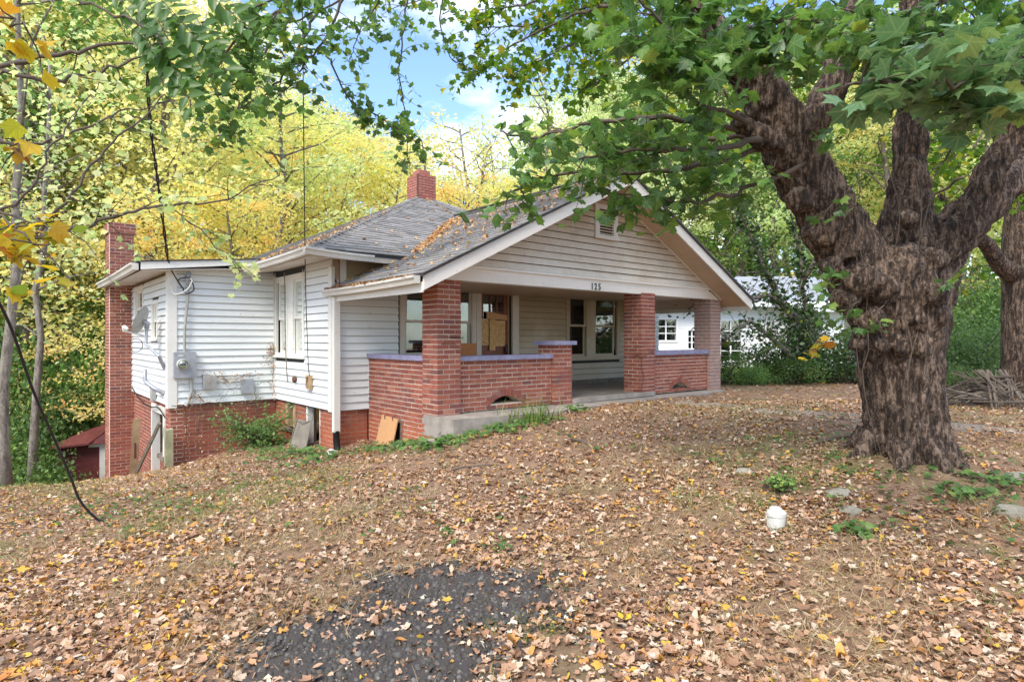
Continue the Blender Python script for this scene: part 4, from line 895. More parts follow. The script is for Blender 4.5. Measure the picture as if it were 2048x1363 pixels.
g = MB(); g.hexa([(-.065, -.06, -.3), (.065, -.06, -.3), (.065, .05, -.3), (-.065, .05, -.3), (-.06, -.05, .80), (.062, -.05, .82), (.062, .05, .83), (-.06, .05, .80)]); g.build('post', 'wood_post', d)
p = hw(-.72, 1.85, 0); d = empty('white_stone', (p.x, p.y, g1(p.x, p.y)), label='white lump of foam beside the black drain hose', cat='stone')
def blob(r, seed, mat, name, par, sq=(1, 1, 1), sub=2, amp=.35, sc_n=2.0):
    bm_ = bpy.data.meshes.new(name); import bmesh; b = bmesh.new(); bmesh.ops.create_icosphere(b, subdivisions=sub, radius=1)
    for v in b.verts:
        k = 1+amp*noise.noise(v.co*sc_n+Vector((seed*7.3, seed, 0))); v.co = Vector((v.co.x*sq[0], v.co.y*sq[1], v.co.z*sq[2]))*r*k
    b.to_mesh(bm_); b.free(); bm_.materials.append(M[mat]); return link(name, bm_, par)
blob(.085, 1, 'pvc', 'lump', d, (1, 1, .8), 2, .6, 3)
# white plastic cap of the clean-out in the lawn
c = W(1551, 1076, 4.62); zg = g1(c.x, c.y); d = empty('cleanout_cap', (c.x, c.y, zg-.015), .5, label='white plastic clean-out cap standing in the leaves below the maple', cat='pipe cap')
g = MB(); g.lathe([(.0, 0), (.052, 0), (.066, .04), (.068, .115), (.071, .12), (.071, .145), (.066, .155), (.052, .165), (.0, .168)], n=28); g.v = [(x+.02*z, y-.05*z, z) for x, y, z in g.v]; g.build('body', 'pvc', d, False)
g = MB(); g.lathe([(.046, .164), (.045, .178), (.034, .187), (0, .19)], n=8); g.build('plug', 'pvc', d); g = MB(); g.lathe([(.0705, .117), (.0725, .119), (.0705, .121)], n=28); g.build('seam', 'wood_old', d)
# chain on the pier
g = MB(); pts = []
for i in range(36): t = i/35; pts.append(hw(4.52-.03*math.sin(t*9), -.03-.02*abs(math.sin(i*1.7)), -.32-.78*t))
d = empty('rusty_chain', pts[-1], label='rusty chain hanging down the pier right of the porch steps', cat='chain')
for i in range(35):
    a_, b_ = pts[i]-d.location, pts[i+1]-d.location; o = Vector((.012, 0, 0)) if i % 2 else Vector((0, .012, 0))
    gl = MB(); m_ = (a_+b_)/2; gl.tube([a_, m_+o, b_, m_-o, a_], .005, 4); gl.build('chain_link', 'rust', d)
gl = MB(); gl.tube([hw(4.52, .2, -.30)-d.location, hw(4.50, 0, -.34)-d.location, hw(4.54, -.03, -.36)-d.location, hw(4.80, -.03, -.27)-d.location, hw(4.97, 0, -.24)-d.location], .010, 5); gl.build('loop', 'rust', d)
# cables
def cable(name, pts, r, mat, label, n=6, twist=False, cat='cable'):
    pts = [Vector(p) for p in pts]; o = empty(name, pts[0], label=label, cat=cat)
    out = []
    for i in range(len(pts)-1):                    # Catmull-Rom
        p0, p1, p2, p3 = pts[max(i-1, 0)], pts[i], pts[i+1], pts[min(i+2, len(pts)-1)]
        for j in range(8 if not twist else 26):
            t = j/(8 if not twist else 26); out.append(.5*((2*p1)+(p2-p0)*t+(2*p0-5*p1+4*p2-p3)*t*t+(3*p1-p0-3*p2+p3)*t**3)-pts[0])
    out.append(pts[-1]-pts[0])
    if twist:
        for ph in (0, pi):
            q = [p+Vector((math.cos(i*.55+ph), 0, math.sin(i*.55+ph)*.2))*r*1.0 for i, p in enumerate(out)]; MB().tube(q, r*.8, 5).build('strand', mat, o)
    else: MB().tube(out, r, n).build('strand', mat, o, True)
    return o
whp = hw(-2.12, 4.73, 1.02)
cable('service_cable', [W(284, -60, 7.5), W(292, 80, 8.0), W(300, 240, 8.7), W(318, 380, 9.6), W(337, 530, 10.35)], .016, 'black', 'twisted black service cable dropping to the corner of the left wing', twist=True)
cable('cable_loop', [W(337, 530, 10.35), W(352, 556, 10.5), W(367, 578, 10.6), W(356, 560, 10.55), W(378, 556, 10.6), W(388, 578, 10.62), W(374, 587, 10.6), W(366, 579, 10.62)], .011, 'black', 'black cable loop at the weatherhead under the eaves')
cable('cable_loop', [W(341, 562, 10.5), W(346, 585, 10.5), W(360, 587, 10.5), W(376, 577, 10.55), W(384, 560, 10.6), W(372, 556, 10.6)], .011, 'pvc', 'white cable loop below the weatherhead')
cable('hanging_wire', [W(604, -40, 7.8), W(606, 120, 8.0), W(608, 330, 8.4), W(611, 560, 9.35), W(616, 715, 9.9), W(619, 752, 9.95)], .007, 'black', 'thin black wire hanging straight down in front of the roof')
cable('fallen_cable', [W(-120, 430, 4.2), W(-30, 560, 4.5), W(20, 650, 4.8), W(66, 780, 5.2), W(110, 880, 5.6), W(140, 950, 5.8), W(160, 1000, 5.9), W(190, 1034, 6.0), W(214, 1046, 6.05)], .0115, 'black', 'loose thick black cable sagging down to the leaves at lower left')
cable('frayed_cord', [hw(-.66, 4.12, 1.21), hw(-.65, 4.12, .9), hw(-.65, 4.10, .2), hw(-.64, 4.08, -.4), hw(-.62, 4.07, -.8)], .010, 'wood_old', 'frayed cord hanging between the two side window sashes')
cable('siding_wire', [hw(-.64, 3.28, 1.2), hw(-.62, 3.30, .5), hw(-.61, 3.27, -.2), hw(-.61, 3.1, -.6)], .005, 'pvc', 'thin pale wire hanging down right of the side window')
cable('wall_cable', [hw(-2.43, 8.6, -1.1), hw(-2.45, 7.4, -1.28), hw(-2.45, 6.3, -1.32), hw(-2.44, 5.6, -1.28), hw(-2.44, 5.0, -1.4)], .012, 'black', 'slack dark cable along the bottom edge of the wing side wall')
cable('rusty_rod', [hw(-.66, 1.75, .78), hw(-.66, 1.74, 1.0), hw(-.67, 1.73, 1.30)], .014, 'rust', 'rusty rod sticking up from the porch gutter')
# red shed down the slope
sp = W(190, 955, 17.5); d = empty('red_shed', (sp.x, sp.y, g1(sp.x, sp.y)+.15), .35, label='small dark red shed with an open doorway down the slope behind the chimney', cat='shed')
MB().box(-.9, .12, 0, 2.4, -1, 1.55).build('wall', 'red_paint', d); MB().box(.12, 2.2, 2.2, 2.4, -1, 1.6).build('wall', 'dark', d); MB().box(1.2, 2.2, 0, .1, -1, 1.6).build('wall', 'red_paint', d)
MB().box(.12, .42, -.04, .0, -1, 1.53).build('door_post', 'trim', d); MB().box(-.15, 2.3, -.06, -.02, 1.53, 1.62).build('lintel', 'trim', d)
g = MB(); g.slab([(-.1, -.2, 1.64), (2.3, -.2, 1.64), (2.2, -.1, 2.25), (.5, -.1, 2.1)], (0, .05, 0)); g.build('gable_panel', 'red_paint', d)
g = MB(); g.slab([(-1.05, -.25, 1.55), (-.1, -.25, 1.62), (.6, .1, 2.2), (.6, 2.6, 2.2), (-1.05, 2.6, 1.6)], (0, 0, .05)); g.slab([(.6, -.1, 2.1), (2.3, -.2, 2.3), (2.3, 2.6, 2.3), (.6, 2.6, 2.2)], (0, 0, .05)); g.build('roof', 'red_paint', d)

# ------------------------------------------------------------------ neighbouring white house
npos = W(1500, 738, 22); d = empty('neighbour_house', (npos.x, npos.y, .48), 0, label='white neighbouring house with pale grey roof seen past the porch', cat='house')
hb = lambda u, Y=22: (u-1500)/F*Y
M['nwall'] = m_siding('neighbour_wall', (.86, .88, .90), (.62, .62, .6), .35); M['nroof'] = m_plain('neighbour_roof', (.33, .35, .39), .8, .3, 4, .4)
wins = [(hb(1312), hb(1352), 1.05, 1.80), (hb(1376), hb(1392), .75, 1.40), (hb(1441), hb(1482), .30, 1.75), (hb(1575), hb(1612), -.2, 1.45)]
T_ = lambda s, n, z: (s, -n, z)
def msh(par, name, s0, s1, z0, z1, holes, mat, thick=.2):
    mb = MB()
    for a, b in bands(z0, z1, holes):
        for p, q in cut(s0, s1, a, b, holes): mbox(mb, T_, p, q, -thick, 0, a, b)
    return mb.build(name, mat, par)
msh(d, 'wall', hb(1240), hb(1725), -.6, 2.35, wins, 'nwall')
for k in range(18):
    z = 2.15-k*.14; g = MB()
    for p, q in cut(hb(1240), hb(1725), z, z+.13, wins): g = MB(); mbox(g, T_, p, q, 0, .014, z+.004, z+.13); g.build('siding_board', 'nwall', d)
MB().box(hb(1240), hb(1725), .3, 8, -.6, 2.3).build('interior', 'dark', d); MB().box(hb(1240), hb(1725), -.03, 0, -.75, -.45).build('foundation', 'metal', d)
for i, (a, b, z0, z1) in enumerate(wins):
    w = empty('window' if i < 3 else 'door', (0, 0, 0), 0, d); g = MB(); t = .07
    mbox(g, T_, a-t, a, 0, .05, z0-t, z1+t); mbox(g, T_, b, b+t, 0, .05, z0-t, z1+t); mbox(g, T_, a, b, 0, .05, z1, z1+t); mbox(g, T_, a, b, 0, .05, z0-t, z0)
    if i < 3: mbox(g, T_, (a+b)/2-.02, (a+b)/2+.02, -.05, .0, z0, z1)
    for k in range(1, 4 if i == 2 else 3): mbox(g, T_, a, b, -.045, .002, z0+(z1-z0)*k/(4 if i == 2 else 3)-.015, z0+(z1-z0)*k/(4 if i == 2 else 3)+.015)
    g.build('frame', 'nwall', w); g = MB(); mbox(g, T_, a, b, -.08, -.07, z0, z1); g.build('pane' if i < 3 else 'door_leaf', 'glass' if i < 3 else 'metal', w)
g = MB(); g.slab([(hb(1200), -.5, 2.3), (hb(1760), -.5, 2.3), (hb(1740), 4.2, 3.7), (hb(1290), 4.2, 3.7)], (0, 0, .1)); g.build('roof', 'nroof', d)
g = MB(); g.slab([(hb(1200), -.52, 2.24), (hb(1760), -.52, 2.24), (hb(1760), -.52, 2.42), (hb(1200), -.52, 2.42)], (0, .03, 0)); g.build('fascia', 'nwall', d)
MB().box(hb(1600), hb(1640), -1.6, -1.5, -.6, 2.2).build('porch_post', 'nwall', d); g = MB(); g.slab([(hb(1560), -2.0, 2.0), (hb(1760), -2.0, 2.0), (hb(1760), 0, 2.3), (hb(1560), 0, 2.3)], (0, 0, .12)); g.build('porch_roof', 'nwall', d)
q0 = W(1440, 738, 20.5); d = empty('handrail', (q0.x, q0.y, .45), label='dark slanting handrail in front of the neighbouring white wall', cat='handrail')
MB().tube([(.1, 0, .05), (1.9, 0, .9)], .07, 4).build('rail', 'wood_old', d); MB().tube([(1.6, 0, -.3), (1.6, 0, .8)], .04, 5).build('post', 'wood_old', d); MB().tube([(.5, 0, -.3), (.5, 0, .25)], .03, 5).build('post', 'wood_old', d)

# ------------------------------------------------------------------ the big maple
mroot = W(1805, 930, 6.0); mroot.z = g1(mroot.x, mroot.y)
maple = empty('maple_tree', mroot, label='huge gnarled maple with burly forked trunk right of the house', cat='tree')
def L(p): return Vector(p)-mroot
import bmesh
def tubeL(mb, lst, n=14):
    pts = [L(W(u, v, Y)) for u, v, Y, r in lst]; rs = [r for *_, r in lst]; P = []; Q = []
    for i in range(len(pts)-1):
        p0, p1, p2, p3 = pts[max(i-1, 0)], pts[i], pts[i+1], pts[min(i+2, len(pts)-1)]
        for j in range(5):
            t = j/5; P.append(.5*((2*p1)+(p2-p0)*t+(2*p0-5*p1+4*p2-p3)*t*t+(3*p1-p0-3*p2+p3)*t**3)); Q.append(rs[i]+(rs[i+1]-rs[i])*t)
    P.append(pts[-1]); Q.append(rs[-1]); mb.tube(P, Q, n); return P
g = MB()
tubeL(g, [(1828, 1010, 6.0, .46), (1828, 940, 6.0, .42), (1818, 880, 6.0, .365), (1805, 800, 6.0, .355), (1796, 700, 6.0, .375), (1797, 640, 6.0, .42), (1784, 570, 6.0, .46), (1770, 530, 6.0, .41), (1765, 500, 6.0, .30)], 24)
limbs = [[(1738, 570, 6.0, .34), (1660, 440, 5.9, .27), (1602, 340, 5.8, .25), (1560, 250, 5.7, .235), (1510, 160, 5.6, .18), (1440, 80, 5.5, .14), (1380, -10, 5.4, .11), (1340, -120, 5.3, .09)],
         [(1600, 280, 5.7, .16), (1655, 190, 5.75, .14), (1695, 90, 5.8, .13), (1722, -20, 5.9, .12), (1740, -140, 6.0, .10)],
         [(1810, 580, 6.05, .36), (1812, 480, 6.1, .27), (1815, 400, 6.1, .20), (1818, 330, 6.1, .155), (1822, 220, 6.1, .145), (1828, 80, 6.1, .145), (1838, -100, 6.1, .12)],
         [(1830, 590, 6.0, .34), (1878, 500, 6.05, .235), (1950, 420, 6.15, .205), (2030, 350, 6.3, .18), (2150, 270, 6.5, .14), (2300, 150, 6.8, .1)],
         [(1880, 520, 5.85, .15), (1945, 420, 5.75, .14), (1990, 330, 5.7, .115), (2040, 240, 5.65, .10), (2110, 100, 5.5, .08)],
         [(1570, 300, 5.6, .10), (1505, 262, 5.45, .08), (1468, 240, 5.4, .06)]]
for l in limbs: tubeL(g, l, 16)
for an, ln in ((195, .35), (235, .28), (275, .28), (310, .3), (350, .38), (30, .3), (90, .3), (150, .3)):
    a_ = math.radians(an+R.uniform(-12, 12)); dx, dy = math.cos(a_), math.sin(a_); P = []
    for t in (0, .35, .7, 1): x, y = mroot.x+dx*(.30+ln*t), mroot.y+dy*(.30+ln*t); P.append(Vector((x, y, g1(x, y)+.16*(1-t)**2-.05*t))-mroot)
    g.tube(P, [.13, .09, .06, .03], 8)
for u, v, r in ((1665, 530, .13), (1690, 600, .16), (1850, 520, .16), (1855, 585, .20), (1875, 632, .13), (1820, 640, .20), (1740, 640, .16), (1700, 500, .14), (1600, 400, .14), (1720, 560, .22), (1770, 580, .2), (1840, 690, .14), (1715, 690, .08),
                (1640, 470, .17), (1560, 320, .11), (1800, 690, .15), (1815, 440, .10), (1870, 520, .15), (1760, 690, .12)):
    c = L(W(u, v, 6.0-.28-.10*R.random())) if v < 900 else L(W(u, v, 5.95)); sb = blob(r*.85, R.random()*9, 'bark_big', 'tmp', None, (1, 1, .9), 2, .3)
    n0 = len(g.v); g.v += [tuple(w.co+c) for w in sb.data.vertices]; g.f += [tuple(n0+i for i in p_.vertices) for p_ in sb.data.polygons]; g.m += [0]*len(sb.data.polygons); g.r += [0]*len(sb.data.polygons)
    bpy.data.objects.remove(sb)
tr = g.build('trunk', 'bark_big', maple, True)
md = tr.modifiers.new('r', 'REMESH'); md.mode = 'VOXEL'; md.voxel_size = .021; dg = bpy.context.evaluated_depsgraph_get(); dg.update()
me = bpy.data.meshes.new_from_object(tr.evaluated_get(dg)); tr.modifiers.clear(); tr.data = me; me.name = 'trunk'
nv = len(me.vertices); co = np.empty(nv*3); nr = np.empty(nv*3); me.vertices.foreach_get('co', co); me.vertices.foreach_get('normal', nr); co = co.reshape(-1, 3); nr = nr.reshape(-1, 3)
dsp = np.empty(nv)
for i in range(nv):
    x, y, z = co[i]; w_ = noise.noise(Vector((x*1.5, y*1.5, z*1.5)))
    a_ = noise.noise(Vector((x*11+w_*2, y*11+w_*2, z*2.2))); b_ = noise.noise(Vector((x*4.5+9, y*4.5, z*4.0))); c_ = noise.noise(Vector((x*24, y*24, z*11)))
    dsp[i] = (.42-abs(a_)*1.9)*.036+b_*.034+c_*.022
co += nr*dsp[:, None]; me.vertices.foreach_set('co', co.ravel()); me.materials.clear(); me.materials.append(M['bark_big']); me.polygons.foreach_set('use_smooth', [True]*len(me.polygons)); me.update()

LV = {}                                        # crown leaves: key -> list of (pos, normal, tip, size)
def putleaf(key, p, size, dr=.7, up=.9):
    n_ = Vector((R.gauss(0, .7), R.gauss(0, .7), up+R.gauss(0, .5))); t_ = Vector((R.gauss(0, .7), R.gauss(0, .7), -dr)); LV.setdefault(key, []).append((tuple(p), tuple(n_), tuple(t_), size*.80*R.uniform(.6, 1.2)))
TW = {}
def branch(key, lst, r0, r1, ntw, nlf, size, tl=(.3, .7), spread=1.0, start=.15, droop=.35, twmb='maple', up=.9, lst3=None, org=None, dr=.7):
    org = mroot if org is None else org
    pts = [W(u, v, Y)-org for u, v, Y in lst] if lst3 is None else lst3; P = []
    for i in range(len(pts)-1):
        p0, p1, p2, p3 = pts[max(i-1, 0)], pts[i], pts[i+1], pts[min(i+2, len(pts)-1)]
        for j in range(6):
            t = j/6; P.append(.5*((2*p1)+(p2-p0)*t+(2*p0-5*p1+4*p2-p3)*t*t+(3*p1-p0-3*p2+p3)*t**3)+Vector((R.gauss(0, .012), R.gauss(0, .012), R.gauss(0, .012))))
    P.append(pts[-1]); k = len(P); mb = TW.setdefault(twmb, MB()); mb.tube(P, [r0+(r1-r0)*i/(k-1) for i in range(k)], 6)
    for q in range(ntw):
        t = start+(1-start)*(q+R.random())/ntw; i = min(k-2, int(t*(k-1))); b0 = P[i].lerp(P[i+1], t*(k-1)-i); ax = (P[i+1]-P[i]).normalized()
        dv = Vector((R.gauss(0, 1), R.gauss(0, 1), R.gauss(0, .55))); dv = (dv.normalized()*spread+ax*.6).normalized(); ln = R.uniform(*tl); q0 = b0; TP = [q0]
        for s in range(4): dv = (dv+Vector((R.gauss(0, .2), R.gauss(0, .2), -droop*.3+R.gauss(0, .12)))).normalized(); q0 = q0+dv*ln/4; TP.append(q0)
        mb.tube(TP, [r1*.8+.002, r1*.5+.002, .003, .002, .0015], 4, cap=False)
        for s in range(nlf):
            f = .2+.8*(s+R.random())/nlf; i2 = min(3, int(f*4)); c = TP[i2].lerp(TP[i2+1], f*4-i2); o = Vector((R.gauss(0, 1), R.gauss(0, 1), R.gauss(-.35, .6))).normalized()*R.uniform(.3, .9)*size
            putleaf(key, c+o, size, dr=dr, up=up)
A = 'leaf_maple'
for l in ([(1530, 300, 5.6), (1400, 330, 5.5), (1250, 345, 5.6), (1120, 350, 5.8), (1015, 385, 6.0)], [(1540, 270, 5.6), (1420, 250, 5.3), (1300, 235, 5.2), (1180, 245, 5.3), (1080, 275, 5.5), (1000, 262, 5.8)],
          [(1520, 280, 5.4), (1420, 300, 5.0), (1330, 300, 4.9), (1230, 300, 5.0), (1150, 320, 5.1)], [(1530, 270, 5.5), (1400, 280, 5.8), (1260, 280, 6.2), (1140, 290, 6.4)]):
    branch(A, l, .03, .008, 17, 10, .135)
branch(A, [(1600, 330, 5.6), (1490, 380, 5.4), (1390, 405, 5.3), (1310, 395, 5.3), (1215, 385, 5.4)], .025, .006, 14, 9, .145, tl=(.2, .5))
for l in ([(1490, 240, 5.3), (1390, 200, 4.8), (1310, 130, 4.5), (1260, 60, 4.3)], [(1500, 150, 5.3), (1420, 110, 4.7), (1340, 60, 4.4), (1270, -10, 4.2)], [(1440, 90, 5.2), (1420, 120, 4.7), (1390, 130, 4.5), (1340, 120, 4.4)],
          [(1460, 60, 5.2), (1520, 50, 4.6), (1600, 40, 4.4), (1680, 60, 4.3)], [(1450, 80, 5.2), (1400, 20, 4.8), (1340, -20, 4.6)], [(1690, 30, 5.5), (1610, 60, 4.9), (1560, 80, 4.7), (1520, 90, 4.7)],
          [(1820, 60, 5.9), (1760, 50, 5.2), (1700, 20, 4.8)]):
    branch(A, l, .025, .007, 12, 9, .145, tl=(.2, .5))
for l in ([(1840, 60, 5.9), (1930, 60, 5.0), (2030, 60, 4.6), (2120, 60, 4.4)], [(1840, 20, 5.9), (1900, 0, 5.0), (1980, -20, 4.6), (2080, -20, 4.4)], [(2040, 240, 5.6), (1990, 160, 5.0), (1960, 80, 4.7)], [(1830, 30, 5.9), (1790, 60, 5.2), (1740, 90, 5.0)]):
    branch(A, l, .025, .007, 13, 11, .15, tl=(.25, .6))
for l in ([(2260, 90, 3.9), (2100, 110, 3.2), (1980, 140, 3.0), (1870, 150, 2.9), (1790, 130, 2.95)], [(2260, 110, 3.8), (2080, 160, 3.1), (1960, 165, 2.9), (1850, 165, 2.85), (1750, 160, 2.9), (1690, 175, 2.95)],
          [(2200, 160, 3.5), (2080, 190, 3.1), (2000, 195, 2.95), (1930, 185, 2.95)], [(2200, 40, 3.8), (2060, 90, 3.3), (1950, 100, 3.2), (1860, 90, 3.2)]):
    branch('leaf_blue', l, .016, .005, 13, 7, .145, tl=(.12, .34), droop=.15, up=1.3)
B = 'leaf_backlit'
for l in ([(1400, -60, 6.5), (1200, 10, 7.6), (1050, 50, 8.5), (930, 60, 9)], [(1300, -120, 6.5), (1100, -40, 8), (900, -20, 9), (780, 20, 9.5)], [(1350, -40, 7), (1200, 60, 7.4), (1100, 110, 7.8), (1020, 150, 8.2)], [(1250, 0, 7), (1130, 40, 7.6), (1010, 100, 8.4), (960, 140, 8.8)],
          [(1460, 40, 6.8), (1330, 60, 7.2), (1240, 130, 7.5), (1180, 180, 7.8)], [(1300, -60, 7), (1180, -20, 7.6), (1050, 10, 8.2), (960, 20, 8.8)]):
    branch(B, l, .022, .005, 24, 11, .125, tl=(.3, .85))
for l in ([(1000, -160, 6.5), (800, -60, 7.2), (640, 20, 7.6), (520, 70, 7.9), (420, 120, 8.0)], [(800, -60, 7.2), (620, -20, 7.3), (480, 20, 7.6), (360, 60, 7.9), (290, 110, 8)], [(640, 10, 7.6), (600, 90, 7.5), (560, 160, 7.5), (500, 205, 7.5), (430, 245, 7.5)],
          [(560, 60, 7.7), (510, 130, 7.6), (450, 180, 7.6), (380, 200, 7.6)], [(560, 20, 7.3), (470, 80, 7.3), (420, 150, 7.3), (350, 150, 7.3)], [(700, -30, 7.2), (660, 60, 7.3), (610, 130, 7.4), (560, 190, 7.4)], [(600, -20, 7.0), (540, 40, 7.1), (470, 60, 7.2)]):
    branch(A, l, .020, .005, 17, 10, .12, tl=(.25, .65))
for l in ([(800, -80, 7.2), (760, 0, 8), (720, 60, 8.2), (700, 120, 8.3)], [(820, -60, 8), (810, 40, 8.2), (800, 140, 8.3), (812, 240, 8.4), (815, 330, 8.4)]):
    branch(A, l, .014, .005, 17, 6, .11, tl=(.15, .5))
branch(A, [(660, 120, 7.6), (700, 200, 7.9), (760, 235, 8.1), (840, 290, 8.2)], .012, .005, 18, 9, .125, tl=(.2, .5))
branch(A, [(900, -60, 8.0), (880, 40, 8.2), (905, 120, 8.3), (940, 110, 8.4)], .012, .004, 12, 7, .115, tl=(.2, .5))
branch(A, [(480, 200, 7.5), (455, 260, 7.5), (435, 285, 7.5)], .008, .004, 6, 7, .125, tl=(.15, .35))
for u, v, Y in ((1640, 620, 5.35), (1690, 640, 5.3), (1625, 700, 5.3), (1655, 560, 5.35), (1740, 650, 5.3), (1640, 590, 5.35), (1530, 360, 5.3), (1640, 290, 5.35), (1650, 430, 5.3), (1900, 560, 5.4), (1860, 240, 5.7)):
    branch(A if v < 690 else 'leaf_yellow', [(u+25, v-40, Y+.1), (u, v, Y)], .006, .003, 3, 4, .095, tl=(.1, .22))
# leaves behind the trunk, on the far side of the crown
for q in range(60):
    u = R.uniform(1180, 2150); v = R.uniform(-80, 300 if u < 1800 else 420); Y = R.uniform(8, 11.5)
    if u < 1400 and v > 120: v = R.uniform(-50, 200)
    branch(B, [(u+R.uniform(-90, 90), v-60, Y+R.uniform(-1, 1)), (u, v, Y), (u+R.uniform(-80, 80), v+R.uniform(10, 60), Y)], .02, .006, 9, 8, .13, tl=(.3, .9))
# vines climbing the trunk
g = MB()
for q in range(5):
    u = R.uniform(1730, 1870); v = 900; P = []
    while v > 330: P.append(L(W(u, v, 5.52-.0*v+(.1 if v < 700 else 0)-.06*R.random()))); v -= 40; u += R.uniform(-14, 13)
    g.tube(P, R.uniform(.003, .005), 5)
g.build('climbing_vine', 'twig', maple)
TW['maple'].build('branches', 'twig', maple, True, kind='stuff')
def flush(par, org, keys, nm='foliage'):
    big = []
    for key in keys:
        A_ = LV.pop(key, []);
        if not A_: continue
        P = np.array([a[0] for a in A_]); Nn = np.array([a[1] for a in A_]); Tt = np.array([a[2] for a in A_]); S = np.array([a[3] for a in A_]); Bs = basis(Nn, Tt); rnd = RN.rand(len(A_))
        yield key, P, Bs, S, rnd
# the 300 leaves that show largest are parts of their own; the rest is one mesh per kind of leaf
allk = list(flush(maple, mroot, ['leaf_maple', 'leaf_blue', 'leaf_backlit', 'leaf_yellow']))
cand = []
for ki, (key, P, Bs, S, rnd) in enumerate(allk):
    w = P+np.array(mroot); u = 1024+w[:, 0]/w[:, 1]*F; v = 676-(w[:, 2]-CZ)/w[:, 1]*F; s = S/w[:, 1]*((u > -20) & (u < 2068) & (v > -20) & (v < 1363)); cand += [(s[i], ki, i) for i in range(len(s))]
cand.sort(reverse=True); top = {}
for s, ki, i in cand[:290]: top.setdefault(ki, set()).add(i)
lm = {}
for ki, (key, P, Bs, S, rnd) in enumerate(allk):
    keep = np.array([i not in top.get(ki, ()) for i in range(len(P))])
    for i in top.get(ki, ()):
        ck = (key, i % 3)
        if ck not in lm: lm[ck] = leafmesh('leaf', [T_MAPLE[i % 3]], [(0, 0, 0)], np.eye(3)[None], [1.0], [.3], M[key], True)
        o = link('leaf', lm[ck], maple); from mathutils import Matrix
        o.matrix_local = Matrix.LocRotScale(Vector(P[i]), Matrix(Bs[i].tolist()).to_quaternion(), Vector((S[i],)*3))
    if keep.any(): link('foliage', leafmesh('foliage', T_MAPLE if key != 'leaf_backlit' else T_MAPLE_S, P[keep], Bs[keep], S[keep], rnd[keep], key, True), maple, kind='stuff')

# ------------------------------------------------------------------ tree and branches left of the frame
lroot = Vector((-6.3, 5.0, g1(-6.3, 5.0))); lt = empty('young_maple', lroot, label='young tree at the left edge whose thin arching branches carry yellow leaves', cat='tree')
g = MB(); g.tube([(0, 0, -.2), (.1, 0, 1.2), (.0, .1, 2.6), (.1, .1, 4.2), (.2, .2, 6.5)], [.14, .11, .10, .08, .04], 12); g.build('trunk', 'bark_grey', lt, True)
def bl(key, l, r0, r1, nt_, nl, sz, **k): branch(key, l, r0, r1, nt_, nl, sz, twmb='left', org=lroot, **k)
bl('lf', [(-260, 230, 5.0), (-60, 150, 4.8), (70, 118, 4.8), (200, 92, 4.9), (300, 78, 5.0), (345, 30, 5.1)], .025, .006, 9, 3, .09, tl=(.15, .5))
bl('lf', [(-260, 250, 5.0), (-40, 155, 4.9), (100, 158, 4.9), (200, 140, 5.0), (290, 112, 5.1)], .022, .007, 7, 3, .09, tl=(.2, .5))
bl('lf', [(-300, 480, 5.0), (-80, 500, 5.4), (60, 475, 5.6), (160, 455, 5.8), (240, 430, 6.0), (330, 410, 6.1), (430, 405, 6.3), (560, 350, 6.6)], .03, .006, 22, 5, .10, tl=(.3, .9))
bl('lf', [(60, 475, 5.6), (130, 400, 5.7), (210, 300, 5.9), (290, 230, 6.1), (370, 150, 6.3)], .016, .005, 12, 4, .09, tl=(.3, .8))
bl('lf', [(-280, 350, 5.2), (-50, 285, 5.5), (60, 290, 5.7), (170, 255, 5.9), (240, 225, 6.1), (350, 200, 6.3)], .02, .005, 14, 4, .09, tl=(.3, .8))
bl('lf', [(-250, 560, 5.0), (-40, 440, 5.2), (50, 390, 5.3), (110, 290, 5.4), (170, 200, 5.6)], .018, .005, 9, 3, .09, tl=(.3, .7))
bl('lf', [(330, 410, 6.1), (400, 460, 6.2), (450, 510, 6.3), (480, 545, 6.4)], .008, .004, 10, 7, .085, tl=(.2, .5))
for l in ([(-200, 60, 2.6), (-60, 40, 2.4), (20, 45, 2.3), (55, 60, 2.3)], [(-200, 300, 2.6), (-50, 280, 2.4), (15, 290, 2.35), (40, 300, 2.35)], [(-200, 430, 2.6), (-40, 430, 2.4), (40, 460, 2.3), (100, 510, 2.3)], [(-200, 530, 2.6), (-60, 500, 2.4), (30, 500, 2.3), (70, 540, 2.35)], [(-160, 380, 2.6), (-20, 420, 2.5), (60, 440, 2.4), (95, 450, 2.35)]):
    bl('yl', l, .008, .003, 5, 4, .088, tl=(.06, .18))
# compound leaves hanging in at the top
for (u, v, Y) in ((250, 40, 3.2), (300, 70, 3.15), (330, 110, 3.1), (290, 0, 3.2), (360, 60, 3.2), (410, 70, 3.25), (230, 10, 3.3), (320, 20, 3.1), (270, 90, 3.1), (420, 20, 3.3)):
    p = W(u-25, v-45, Y)-lroot; dv = Vector((R.uniform(.2, .9), R.uniform(-.2, .2), -R.uniform(.4, 1))).normalized(); P = [p+dv*.045*i+Vector((0, 0, -.0012*i*i)) for i in range(9)]; TW['left'].tube(P, .002, 4)
    sd_ = dv.cross(Vector((0, 1, 0))).normalized()
    for i in range(2, 9):
        for s in (-1, 1): LV.setdefault('pin', []).append((tuple(P[i]), tuple(Vector((R.gauss(0, .25), -1, R.gauss(.4, .25)))), tuple(dv*.7+sd_*s), R.uniform(.085, .12)))
bl('pin', [(-100, 10, 3.4), (80, -20, 3.3), (210, 20, 3.2), (300, 60, 3.15), (330, 100, 3.1)], .010, .004, 4, 3, .07, tl=(.06, .15))
TW['left'].build('branches', 'twig', lt, True, kind='stuff')
M['leaf_walnut'] = m_leaf('leaf_walnut', [(0, (.04, .13, .02)), (.6, (.08, .22, .03)), (1, (.13, .28, .04))], .4, .45)
